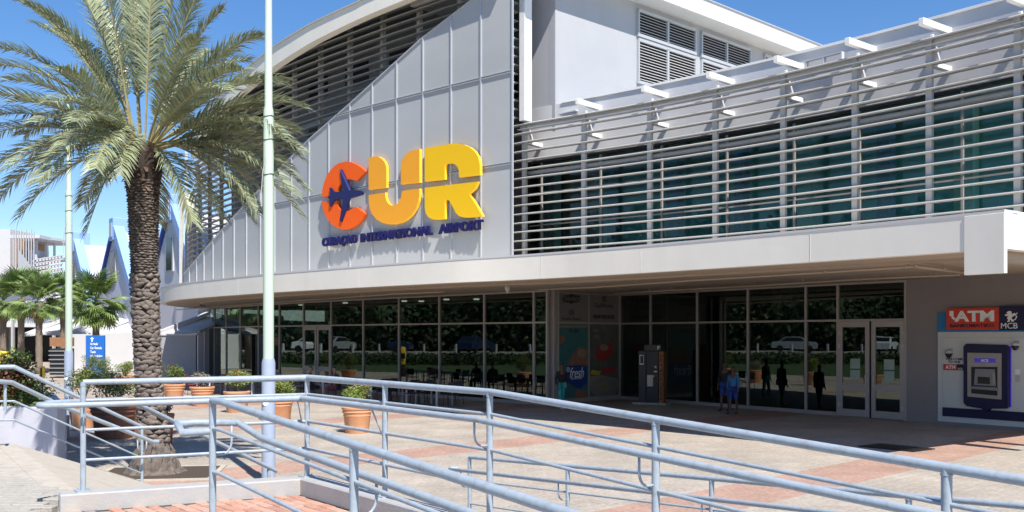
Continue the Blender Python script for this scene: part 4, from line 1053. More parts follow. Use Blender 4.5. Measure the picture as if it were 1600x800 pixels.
for i in range(150):     # torn leaf stubs under the crown
    a = random.uniform(0, 2*PI); z = random.uniform(5.35, 6.1); r = ip(z, trr); o = V(math.cos(a), math.sin(a), 0); t = V(-math.sin(a), math.cos(a), 0)
    c = V(tcx(z), PYp, z)+o*(r-.04); w = random.uniform(.03,.07); L = random.uniform(.08,.24)
    e = c+o*L*.45+V(0,0,random.choice((1,1,-.6))*L)+t*Vr(.05)
    q.add([c-t*w, c+t*w, e+t*w*.3, e-t*w*.3, c-t*w+V(0,0,.05)-o*.02, c+t*w+V(0,0,.05)-o*.02], [(0,1,2,3),(4,5,2,3),(0,4,3),(1,5,2)])
q.build('leaf_stubs', M['skirt'], DP, kind='stuff')
q = MB(); secs = []
for z in [0,.1,.2,.3,.4,.5,.6]:
    r = ip(z, [(0,.56),(.1,.46),(.2,.42),(.4,.36),(.6,.27)]); secs.append([V(tcx(z)+math.cos(a*PI/24)*r*(1+Vr(.09)), PYp+math.sin(a*PI/24)*r*(1+Vr(.09)), z+Vr(.02)) for a in range(48)])
q.loft(secs); q.build('root_skirt', M['trunk'], DP)
C0 = V(tcx(6.0), PYp, 6.05)
def frond(tip, sag=.35, lift=None, lw=.53, curl=0):
    tip = Vector(tip); d = tip-C0; L = d.length; hd = V(d.x,d.y,0); 
    if hd.length < .05: hd = V(.05,.05,0)
    up = .55 if lift is None else lift
    a0 = C0+hd.normalized()*.14+V(0,0,random.uniform(-.12,.15))
    c1 = a0+hd*.32+V(0,0,max(d.z*.5,0)+L*up*.42); c2 = C0+hd*.78+V(0,0,d.z*.8+L*sag*.45)
    pts = []; N = 34
    for i in range(N+1):
        t = i/N; pts.append(a0*(1-t)**3+c1*3*t*(1-t)**2+c2*3*t*t*(1-t)+tip*t**3)
    q = MB(); rr = [.021*(1-i/N)**.8+.003 for i in range(N+1)]
    q.cm = 1; q.tube(pts, rr, 5, cap=False)
    q.cm = 0
    Lt = sum((pts[i+1]-pts[i]).length for i in range(N)); nl = int(Lt*36)
    for k in range(nl):
        t = .20+.80*k/(nl-1); f = t*N; i = min(N-1, int(f)); p = pts[i].lerp(pts[i+1], f-i); tg = (pts[i+1]-pts[i]).normalized()
        side = tg.cross(V(0,0,1)); side = side.normalized() if side.length > .05 else V(1,0,0)
        nm = side.cross(tg).normalized()
        ll = lw*min(1,(t-.12)*4.5)*(1-.42*max(0,(t-.6)/.4)**1.3)*random.uniform(.85,1.1)
        for sgn in (-1, 1):
            fw = .75+.6*t+Vr(.08); dirv = (side*sgn*1.0+tg*fw+nm*(.30+Vr(.34))-V(0,0,.06)).normalized()
            wv = tg.cross(dirv).cross(dirv).normalized()*.0125
            if random.random() < .03: continue
            m_ = p+dirv*ll*.5+V(0,0,.012); e = p+dirv*ll-V(0,0,.07*ll*2*random.uniform(.5,1.5))
            q.add([p-wv*.6, p+wv*.6, m_+wv, m_-wv, e], [(0,1,2,3),(3,2,4)])
    return q.build('frond', [M['frond'], M['rachis']], DP)
def T_(px, py, dy): return PX(px, py, PYp+dy)
FR = [(45,8,-.6,.2,.6),(22,-2,.5,.2,.6),(100,-60,.6,.1,.5),(150,-70,-.5,.1,.4),(205,-90,.3,.05,.3),(240,-75,-.6,.05,.3),(285,-60,.5,.1,.4),(320,-30,-.5,.1,.5),(345,18,.4,.2,.5),(408,58,-.3,.3,.6),
 (445,128,.9,.35,.6),(474,168,-.2,.35,.6),(462,205,1.0,.35,.6),(472,248,.4,.4,.6),(474,292,-.4,.45,.6),(470,336,.3,.5,.55),(345,338,.9,.5,.6),(380,270,1.3,.4,.6),(400,330,-1.0,.5,.5),
 (2,75,-.4,.25,.6),(-30,105,.6,.3,.6),(-20,150,-.9,.3,.5),(-25,190,.4,.35,.5),(-10,262,-.6,.4,.5),(-35,225,1.0,.35,.5),(2,306,.3,.4,.5),(32,338,-.5,.45,.5),(135,362,-.4,.5,.5),(132,318,.8,.5,.5),(246,345,1.0,.6,.5),(60,40,1.2,.2,.6),
 (310,60,-2.0,.2,.5),(350,140,-2.1,.35,.5),(90,110,-2.2,.3,.5),(60,190,-2.1,.35,.5),(165,275,-1.5,.5,.6),(110,60,2.2,.2,.5),(330,80,2.2,.2,.5),(200,-10,2.2,.1,.4),(370,210,2.0,.35,.5),(60,250,2.2,.4,.5),(290,190,2.8,.35,.5),(130,190,2.9,.35,.5),(380,110,-1.6,.3,.6),(20,160,-1.6,.3,.6),(455,300,-1.2,.45,.55),(440,210,-1.3,.4,.55),(425,175,.2,.35,.55),(468,235,-.9,.4,.55),(430,130,-.9,.35,.5),(385,95,.9,.3,.5),(452,262,1.4,.4,.5),(410,300,.7,.45,.5),(365,80,.2,.2,.5),(40,210,.9,.35,.5),(15,125,-1.3,.3,.5),(70,20,-.9,.2,.5),(130,-30,1.2,.1,.5),(395,345,.1,.5,.5),(300,345,-.9,.6,.5),(150,262,-2.8,.5,.5),(188,272,-2.3,.7,.4),(100,225,-2.9,.4,.5),(62,282,-2.5,.4,.5),(15,262,-2.1,.4,.5),(120,190,-3.1,.3,.5),(85,160,-2.9,.3,.5)]
for px, py, dy, sg, lf in FR: frond(T_(px, py, dy), sg, lf*.45)
# soil pit and edging
pitr = math.atan2(.704,.71)
pit = empty('tree_pit', kind='structure')
q = MB(); q.box((PXp+.1,PYp-.1,.008),(2.0,1.75,.02), .15); q.build('soil', M['soil'], pit)
for k, (dx, dy, w, h) in enumerate(((0,.92,2.2,.1),(0,-.92,2.2,.1),(1.05,0,.1,1.75),(-1.05,0,.1,1.75))):
    c = V(PXp+.1,PYp-.1)+V(dx*math.cos(.15)-dy*math.sin(.15), dx*math.sin(.15)+dy*math.cos(.15)); q = MB(); q.box((c.x,c.y,.012),(w,h,.03), .15); q.build('edging', M['slab'], pit)

# ------------------------------------------------------------ shrubs in pots
def leafcloud(c, rx, ry, rz, n, size, mt, parent, name='foliage', lob=6, kind=None):
    q = MB(); lobes = [(V(Vr(.55)*rx, Vr(.55)*ry, Vr(.5)*rz), random.uniform(.35,.6)) for _ in range(lob)]
    for i in range(n):
        lc, lr = random.choice(lobes); d = V(random.gauss(0,1), random.gauss(0,1), random.gauss(0,1)).normalized()*(random.random()**.45)
        p = c+lc+V(d.x*rx*lr*1.3, d.y*ry*lr*1.3, d.z*rz*lr*1.3)
        a = V(random.gauss(0,1), random.gauss(0,1), random.gauss(0,.6)).normalized(); b = a.cross(V(random.gauss(0,1), random.gauss(0,1), random.gauss(0,1))).normalized(); s = size*random.uniform(.6,1.3)
        q.add([p-a*s, p+b*s*.5, p+a*s, p-b*s*.5], [(0,1,2,3)])
    return q.build(name, mt, parent, kind=kind)
def potted(px, py, w, ph, sh, leafm, label, flowers=0, potm='terra', tilt=0, n=1500, sw=1.0):
    b = GR(px, py); r = w/2/F*b.y; hp = ph/F*b.y; hs_ = sh/F*b.y
    R = empty('potted_shrub', (b.x, b.y, 0), random.uniform(0,6), label=label, cat='potted plant', group='shrubs in terracotta pots')
    q = MB(); q.lathe([(r*.74,0),(r*.76,.02),(r*.86,hp*.62),(r*.90,hp*.66),(r*.88,hp*.70),(r*.90,hp*.74),(r*.97,hp*.80),(r*.93,hp*.86),(r*1.0,hp*.90),(r*1.02,hp*.97),(r*.98,hp),(r*.88,hp),(r*.86,hp*.9),(r*.1,hp*.9)], n=36); q.build('pot', M[potm], R, smooth=True, auto=35)
    q = MB(); q.lathe([(.01,hp*.90),(r*.86,hp*.91),(r*.86,hp*.925),(.01,hp*.94)], n=20, cap=False); q.build('soil', M['soil'], R)
    q = MB()
    for i in range(12):
        a = i*.55; e = V(math.cos(a)*r*random.uniform(.3,.9)*sw, math.sin(a)*r*random.uniform(.3,.9)*sw, hp+hs_*random.uniform(.4,.75)); q.tube([V(math.cos(a)*.04,math.sin(a)*.04,hp*.9), V(e.x*.4,e.y*.4,hp+hs_*.2), e], [.012,.009,.004], 5)
    q.build('branches', M['twig'], R, kind='stuff')
    leafcloud(V(0,0,hp+hs_*.55), r*1.0*sw, r*1.0*sw, hs_*.48, n, .035, M[leafm], R, lob=9)
    if flowers: leafcloud(V(0,0,hp+hs_*.68), r*1.0*sw, r*1.0*sw, hs_*.42, flowers, .03, M['flower'], R, 'flowers', lob=9, kind='stuff')
    return R
potted(558,676,48,41,40,'leaf2','terracotta pot of round green shrub, nearest the café and standing alone in the sun',40)
potted(434,656,50,34,32,'leaf2','green shrub in terracotta pot directly behind the nearer tall pole',0)
potted(370,644,41,33,34,'leaf2','bright green shrub with red flowers in terracotta pot left of the nearer pole',60)
potted(316,634,38,30,28,'leafg','sparse dusty grey shrub in a terracotta pot, third from the palm trunk',0,n=900)
potted(272,629,34,29,36,'leaf','dense green shrub in terracotta pot just right of the palm trunk',30)
potted(130,672,40,48,52,'leaf','orange tinged shrub in terracotta pot at the planter wall corner',60,sw=1.1)
potted(178,684,72,52,56,'leaf','largest brown pot with spreading dark green shrub left of the palm trunk',20,'terrad',n=2600,sw=1.15)
potted(211,676,30,34,22,'leaf','small brown pot squeezed between the largest pot and the palm trunk',0,'terrad',n=500)
potted(259,694,26,48,24,'leafg','slim brown pot with sparse plant half hidden behind the palm trunk',8,'terrad',n=400)
potted(142,600,30,15,32,'leaf','far potted shrub left of the blue sign base, first of the back row',10)
potted(163,604,30,16,30,'leaf','far potted shrub in front of the blue sign, middle of back row',20)
potted(196,602,26,15,26,'leaf2','far small potted shrub against the white wall, last of the back row',8)

# planter with hedge behind the white wall at the far left
PW = empty('planter_wall', label='white plastered planter wall beside the sloping walkway, dappled with palm shadow', cat='wall')
wa, wb = V(-8.93,19.4), V(-14.5,19.4)
q = MB(); q.bar(V(*wa,.58), V(*wb,.58), .35, 1.2); q.build('wall', M['lwall'], PW, bevel=.01)
wa2 = wa
q = MB(); q.bar(V(wa.x-.15,wa.y+.2,.58), V(wa.x-2.65,wa.y+5.0,.58), .3, 1.196); q.build('return_wall', M['lwall'], PW, bevel=.01)
HD = empty('hedge', label='bronze and green flowering hedge behind the white planter wall', cat='hedge')
for px_, py_, n, m, rr_ in ((-25,598,2600,'leaf',1.0),(12,600,2600,'leafr',.85),(38,612,1600,'leaf',.6),(5,578,1500,'leaf2',.8),(60,628,500,'leaf',.4)):
    leafcloud(PX(px_, py_, 21.0), rr_*.85, .8, .55*rr_+.1, n, .045, M[m], HD, 'foliage' if m != 'leafr' else 'bronze_foliage', lob=10)

# ------------------------------------------------------------ fan palms
def fan_mesh(m, name='fan_leaf'):
    q = MB(); N = 22; Rr = .85
    q.tube([V(0,0,0), V(.45,0,.07), V(.95,0,.02)], [.02,.015,.01], 5, cap=False)
    c = V(.95,0,.02)
    for i in range(N):
        a = -2.1+4.2*i/(N-1); r = Rr*(1-.22*abs(a)/2.1)*random.uniform(.92,1.05)
        d = V(math.cos(a), math.sin(a), 0); t = V(-math.sin(a), math.cos(a), 0)
        m1 = c+d*r*.55+V(0,0,.05); e = c+d*r-V(0,0,.14*r+Vr(.12)); w = .036
        q.add([c, m1+t*w-V(0,0,.02), m1+V(0,0,.02), m1-t*w-V(0,0,.02), e], [(0,1,2),(0,2,3),(1,4,2),(2,4,3)])
    o = q.build(name, M[m]); me = o.data; bpy.data.objects.remove(o); return me
fm = [fan_mesh('fan') for _ in range(3)]; fdry = fan_mesh('fandry')
def fan_palm(px, basey, crowny, Y, label, R_=1.0, n=40, tr=.22):
    X = (px-800)/F*Y; zc = H+(HZ-crowny)/F*Y
    R = empty('fan_palm', (X,Y,0), random.uniform(0,6), label=label, cat='palm tree', group='fan palms in front of the far buildings')
    q = MB(); q.lathe([(tr*1.3,0),(tr*1.1,.4)]+[(tr*(1+.06*math.sin(k*2.1)), .4+(zc-.6)*k/14) for k in range(1,15)], n=12); q.build('trunk', M['fant'], R, smooth=True)
    for i in range(n):
        el = random.uniform(-.95, 1.25); a = random.uniform(0, 2*PI); s = R_*random.uniform(.85,1.15)
        inst('fan_leaf', random.choice(fm), (0,0,zc-.15+.3*max(0,el)), (Vr(.5), -el, a), (s,s,s), parent=R)
    for i in range(6): inst('dry_leaf', fdry, (0,0,zc-.35), (Vr(.5), 1.35, random.uniform(0,6.28)), (R_*.7,)*3, parent=R)
    return R
fan_palm(5, 566, 470, 72, 'fan palm cut by the left picture edge', 1.1)
fan_palm(33, 568, 462, 68, 'second fan palm from the left edge, over the glazed doors', 1.15)
fan_palm(61, 570, 468, 66, 'third fan palm from left, with pale straight trunk', 1.1)
fan_palm(99, 565, 464, 70, 'fan palm directly behind the farther tall pole', 1.05)
fan_palm(150, 565, 470, 62, 'fan palm over the white shades, just above the blue sign', 1.2, 56)

# ------------------------------------------------------------ blue direction sign
bY = 58.0; bx = (149.5-800)/F*bY
BS = empty('direction_sign', (bx, bY, 0), -.15, label='blue direction sign listing arrivals, car rentals, taxis before the white wall', cat='sign')
hw = 31/2/F*bY; zt_ = H
q = MB(); q.box((0,0,(zt_+.1)/2),(hw*2,.14,zt_-.1)); q.build('panel', M['blue'], BS, bevel=.01)
q = MB(); q.box((-hw-.06,0,zt_/2),(.10,.16,zt_)); q.build('side_post', M['white'], BS)
for k, (t_x, w_) in enumerate((('Arrivals',.5),('Car Rentals',.76),('Taxis',.36),('Information',.80),('Tour Buses',.72))):
    z = zt_-.52-k*.235; local_text(t_x, -hw+.28, z-.06, -hw+.28+w_*.98, z+.09, -.072, M['wtext'], BS, bold=.02)
q = MB(); pz_ = Plane(V(0,-.072), V(1,0)); pz_.o = V(0,-.072); pz_.u = V(1,0); pz_.n = V(0,-1)
pz_.poly(q, [(-hw+.36,zt_-.38),(-hw+.36,zt_-.22),(-hw+.26,zt_-.22),(-hw+.40,zt_-.10),(-hw+.54,zt_-.22),(-hw+.44,zt_-.22),(-hw+.44,zt_-.38)], 0, .006); q.build('arrow', M['wtext'], BS)

# ------------------------------------------------------------ far left buildings
FWL = empty('boundary_wall', label='long plain white wall behind the blue direction sign', cat='wall')
q = MB(); q.bar(PX(114,551,70)*1, PX(325,551,70)*1, .3, 2.65); q.build('wall', M['white'], FWL)
M['gardw'] = mat('grey_render', (.33,.33,.345), .8, var=.05)
GWL = empty('grey_garden_wall', label='plain grey wall between the palm trunk and the terminal glazing', cat='wall')
q = MB(); q.bar(V(PX(243,551,57).x,57,1.3), V(PX(307,551,57).x,57,1.3), .25, 2.6); q.build('wall', M['gardw'], GWL)
q = MB(); q.bar(V(PX(240,551,56.9).x,57,2.64), V(PX(308,551,56.9).x,57,2.64), .4, .08); q.build('wall_cap', M['white'], GWL)
M['wallsh'] = mat('service_box_grey', (.35,.35,.34), .7)
SV = empty('service_enclosure', label='grey louvred service boxes on the roof behind the white shades', cat='service box')
for x0, x1, y0, y1 in ((80,118,500,512),(145,176,500,512),(256,272,492,512),(278,306,494,508)):
    q = MB(); a = PX(x0,y1,84); b = PX(x1,y0,84); q.box(((a.x+b.x)/2,84,(a.z+b.z)/2),(b.x-a.x,1.0,b.z-a.z)); bx_ = q.build('box', M['wallsh'], SV)
    for k in range(4):
        q = MB(); z = a.z+(b.z-a.z)*(k+.5)/4; q.box(((a.x+b.x)/2,83.42,z),(b.x-a.x,.1,.06)); q.build('slat', M['white'], bx_)
# white shade slabs
for i, (pts, lab) in enumerate(((((38,523),(76,504),(98,497),(116,503)),'leftmost white slanting shade, over the dark doors'),
        (((98,524),(134,505),(172,494),(184,501)),'white slanting shade behind the fan palm trunk'),
        (((140,522),(176,507),(206,496),(216,506)),'white slanting shade left of the date palm trunk'),
        (((246,521),(282,504),(312,492),(322,500)),'white slanting shade right of the date palm trunk'))):
    fy = -14 if i == 3 else 0
    R = empty('shade_canopy', label=lab, cat='shade', group='white slanting shades')
    A_, B_, C_, D_ = [PX(x, y, 72+fy+(2.5 if k in (2,3) else 0)) for k, (x, y) in enumerate(pts)]
    q = MB(); D2_ = PX(pts[0][0]+46, 523, 72)
    q.hexa([A_-V(0,0,.14), PX(pts[1][0]+30,pts[1][1]+14,73+fy)-V(0,0,.1), C_+V(1.2,1,-.5), C_+V(0,1,-.2), A_, PX(pts[1][0]+30,pts[1][1]+12,73+fy), C_+V(1.2,1,-.35), C_+V(0,1,0)]); q.build('shade', M['white'], R)
    q = MB(); q.bar(A_, C_+V(.2,.9,.1), .25, .22); q.build('edge_beam', M['white'], R)
    q = MB(); q.tube([V(C_.x,C_.y+1,0), C_+V(0,1,0)], .08, 8); q.build('mast', M['post'], R)
q = MB(); a = PX(60,519,74); b = PX(330,519,76); q.bar(V(a.x,a.y,2.75), V(b.x,b.y,2.75), 3.0, .3)
SH = tag(q.build('flat_shade_roof', M['white']), 'low flat white shade roof running above the boundary wall', 'roof')

M['gblue'] = mat('gable_blue', (.28,.45,.78), .6, var=.04); M['gblue2'] = mat('gable_dark_blue', (.05,.09,.38), .6); M['gwall'] = mat('gable_wall', (.62,.62,.67), .75, var=.03); M['groof'] = mat('ribbed_roof', (.50,.50,.53), .5, var=.04)
def gable(px, topy, Y, label, hw_=5.6, zl=1.0, capw=20):
    X = (px-800)/F*Y; ztop = H+(HZ-topy)/F*Y; k = Y/78
    R = empty('gabled_house', (X,Y,0), label=label, cat='house', group='white gabled houses with blue edges')
    uu = V(-.58,.81); mm = V(.71,.70)
    L = lambda a, z, d=0: V(uu.x*a+mm.x*d, uu.y*a+mm.y*d, z)
    zt_, ze = ztop-.2, 5.4*1.0; cw = .62; s_ = (zt_-1.2-ze)
    q = MB(); n5 = [(-hw_,0),(-hw_,ze),(-cw,zt_-1.4),(cw,zt_-1.4),(hw_,ze),(hw_,0)]
    q.add([L(a,z) for a,z in n5]+[L(a,z,16) for a,z in n5], [(0,1,2,3,4,5),(11,10,9,8,7,6)]+[(i,(i+1)%6,6+(i+1)%6,6+i) for i in range(6)]); q.build('wall', M['gwall'], R)
    for sg, m in ((-1,'gblue'),(1,'gblue2')):
        q = MB(); a0, z0, a1, z1 = sg*(hw_+.25), ze-.2, sg*cw, zt_-1.3
        w = .95 if sg < 0 else .35
        q.hexa([L(a0,z0,-.25),L(a1,z1,-.25),L(a1,z1,.6),L(a0,z0,.6),L(a0-sg*.0,z0+w,-.25),L(a1,z1+w*.9,-.25),L(a1,z1+w*.9,.6),L(a0,z0+w,.6)]); q.build('blue_verge', M[m], R)
        q = MB(); q.hexa([L(a0,z0+.2,.6),L(a1,z1+.2,.6),L(a1,z1+.2,16),L(a0,z0+.2,16),L(a0,z0+.35,.6),L(a1,z1+.35,.6),L(a1,z1+.35,16),L(a0,z0+.35,16)]); rf = q.build('roof', M['groof'], R)
        for j in range(10):
            d = 1.6+j*1.5; q = MB(); q.hexa([L(a0,z0+.35,d),L(a1,z1+.35,d),L(a1,z1+.35,d+.08),L(a0,z0+.35,d+.08),L(a0,z0+.44,d),L(a1,z1+.44,d),L(a1,z1+.44,d+.08),L(a0,z0+.44,d+.08)]); q.build('roof_rib', M['trim'], rf)
    q = MB(); q.hexa([L(-cw,zt_-1.6,-.3),L(cw,zt_-1.6,-.3),L(cw,zt_-1.6,1.2),L(-cw,zt_-1.6,1.2),L(-cw,zt_+.2,-.3),L(cw,zt_+.2,-.3),L(cw,zt_+.2,1.2),L(-cw,zt_+.2,1.2)]); q.build('blue_cap', M['gblue'], R, bevel=.04)
    q = MB(); q.hexa([L(-cw*.6,zt_-1.3,-.33),L(cw*.6,zt_-1.3,-.33),L(cw*.6,zt_-1.3,-.29),L(-cw*.6,zt_-1.3,-.29),L(-cw*.6,zt_-.2,-.33),L(cw*.6,zt_-.2,-.33),L(cw*.6,zt_-.2,-.29),L(-cw*.6,zt_-.2,-.29)]); q.build('cap_recess', M['gwall'], R)
    q = MB(); q.hexa([L(-.6,6.9,-.10),L(1.1,6.9,-.10),L(1.1,6.9,.02),L(-.6,6.9,.02),L(-.6,9.3,-.10),L(1.1,9.3,-.10),L(1.1,9.3,.02),L(-.6,9.3,.02)]); wn = q.build('window', M['white'], R)
    q = MB(); q.hexa([L(-.35,7.0,-.13),L(.85,7.0,-.13),L(.85,7.0,-.09),L(-.35,7.0,-.09),L(-.35,9.2,-.13),L(.85,9.2,-.13),L(.85,9.2,-.09),L(-.35,9.2,-.09)]); q.build('pane', M['scr'], wn)
gable(268, 305, 66, 'gabled house with blue edges partly hidden by the terminal drum')
gable(179, 341, 78, 'middle gabled house with bright blue edges left of the palm trunk')
gable(117, 363, 90, 'farthest gabled house with blue edges behind the farther pole')

# modern white building with roof deck
MBD = empty('white_office_building', label='modern white building with open roof deck and fins at far left', cat='building')
Y0 = 96
def pb(x0, y0, x1, y1, Ya, dep, m, name, z1=None):
    q = MB(); a = PX(x0, y1, Ya); b = PX(x1, y0, Ya); q.box(((a.x+b.x)/2, Ya+dep/2, (a.z+b.z)/2), (b.x-a.x, dep, b.z-a.z)); return q.build(name, M[m], MBD)
pb(-40, 358, 16, 445, Y0, 8, 'white', 'slab_wall')
pb(16, 367, 62, 372, Y0-2, 8, 'white', 'deck_roof'); 
q = MB(); a = PX(17,368,Y0-2); q.hexa([PX(55,372,Y0-2),PX(97,377,Y0+2),PX(97,377,Y0+7),PX(55,372,Y0+7),PX(55,367.5,Y0-2),PX(97,373,Y0+2),PX(97,373,Y0+7),PX(55,367.5,Y0+7)]); q.build('deck_roof', M['white'], MBD)
pb(20, 373, 40, 420, Y0+1, 4, 'wood', 'timber_wall'); pb(46, 391, 58, 418, Y0+1, 2, 'white', 'stair_wall')
pb(16, 418, 30, 424, Y0-1, 2, 'white', 'balcony_slab'); pb(24,424,29,436,Y0+1,1,'adred','red_panel')
pb(54, 374, 57, 416, Y0-1, .3, 'white', 'column'); pb(71,380,73,404,Y0+2,.3,'white','column'); pb(83,378,85,404,Y0+3,.3,'white','column')
for x in range(20, 54, 4): pb(x, 362 if x % 8 else 358, x+.8, 424, Y0-2.5, .15, 'white', 'fin')
q = MB(); q.hexa([PX(28,445,Y0-3),PX(62,445,Y0-3),PX(62,445,Y0-2.8),PX(28,445,Y0-2.8),PX(28,389,Y0-3),PX(60,430,Y0-3),PX(60,430,Y0-2.8),PX(28,389,Y0-2.8)]); q.build('perforated_screen', M['trim'], MBD)
for j in range(5):
    y = 408+j*6.5
    for i in range(9):
        x = 54+i*5; 
        if x > 96: continue
        q = MB(); a = PX(x, y-(x-54)*.16, Y0-1); q.box((a.x,a.y,a.z),(.20,.3,.22)); q.build('lattice_block', M['white'], MBD)
    q = MB(); q.bar(PX(53,y-2,Y0-1), PX(98,y-9,Y0-1), .3, .09); q.build('lattice_rail', M['white'], MBD)
pb(50, 402, 100, 406, Y0, 3, 'trim', 'balustrade')
pb(-40, 445, 110, 506, Y0+2, 6, 'gwall', 'main_wall'); pb(-40, 505, 112, 511, Y0-3, 6, 'white', 'canopy')
pb(22, 511, 90, 566, Y0+2, .5, 'black', 'dark_entrance'); pb(-40, 511, 15, 566, Y0+1, .5, 'atmg', 'side_glazing')
for x in (1.5, 8, 15, 21.5): pb(x, 511, x+1, 566, Y0+.6, .3, 'frame', 'mullion')
for x in (17, 81.5): pb(x, 446 if x > 50 else 500, x+2.8, 572, 78, .3, 'post', 'canopy_column')
for k, (x, lab) in enumerate(((54,'first'),(80,'second'))):
    R = PX(x, 578, 66); q = MB(); q.box((R.x, 72, .22),(1.6,.5,.45)); tag(q.build('concrete_bench', M['kerb'], bevel=.03), ['pale concrete bench between the fan palm trunks','pale concrete bench right of the straight fan palm trunk'][k], 'bench')
# dark crate stack and yellow machine
R = empty('crate_stack', label='dark slatted bin with wooden top left of the blue sign', cat='bin'); a = PX(97, 540, 60)
q = MB(); q.box((a.x,60,1.0),(1.05,1.0,1.6)); q.build('bin', M['psd'], R); q = MB(); q.box((a.x,60,2.2),(1.05,1.0,.55)); q.build('wooden_box', M['wood'], R)
for k in range(6): q = MB(); q.box((a.x,59.45,.35+k*.26),(1.1,.08,.06)); q.build('slat', M['atmg'], R)
R = empty('yellow_machine', label='small yellow barrier machine at the left picture edge', cat='machine'); a = PX(5, 556, 46)
M['yel2'] = mat('yellow_paint', (.75,.50,.03), .45)
q = MB(); q.lathe([(.22,.75),(.26,.8),(.26,1.75),(.22,1.85),(.1,1.88)], (a.x,46,.0), 18); q.build('body', M['yel2'], R, smooth=True, auto=40)
q = MB(); q.box((a.x,46,.4),(.4,.4,.8)); q.build('base', M['psd'], R); q = MB(); q.box((a.x+.27,45.9,1.3),(.1,.3,.35)); q.build('card_slot', M['black'], R)
R = empty('marker_post', label='thin black post with yellow marker beside the hedge', cat='post'); a = PX(66.5, 585, 19.6)
q = MB(); q.tube([V(a.x,19.6,.8),V(a.x,19.6,1.75)],.018,8); q.build('rod', M['black'], R); q = MB(); q.box((a.x,19.58,1.86),(.10,.06,.24)); q.build('marker', M['yel2'], R, bevel=.01)
q = MB(); q.box((a.x,19.54,1.86),(.03,.02,.18)); q.build('marker_stripe', M['black'], R)

# ------------------------------------------------------------ people
def skin(name, verts, edges, m, parent, levels=1):
    me = bpy.data.meshes.new(name); me.from_pydata([v[:3] for v in verts], edges, []); o = bpy.data.objects.new(name, me); S.collection.objects.link(o)
    md = o.modifiers.new('skin', 'SKIN'); sv = me.skin_vertices[0].data
    for i, v in enumerate(verts):
        r = v[3]; sv[i].radius = (r, r) if not isinstance(r, tuple) else r; sv[i].use_root = (i == 0)
    s2 = o.modifiers.new('sub', 'SUBSURF'); s2.levels = levels; s2.render_levels = levels
    bpy.context.view_layer.update()
    ev = bpy.data.meshes.new_from_object(o.evaluated_get(bpy.context.evaluated_depsgraph_get()))
    bpy.data.objects.remove(o); ev.name = name; ev.materials.clear(); ev.materials.append(m); ev.polygons.foreach_set('use_smooth', [True]*len(ev.polygons))
    q = bpy.data.objects.new(name, ev); S.collection.objects.link(q); q.parent = parent; return q
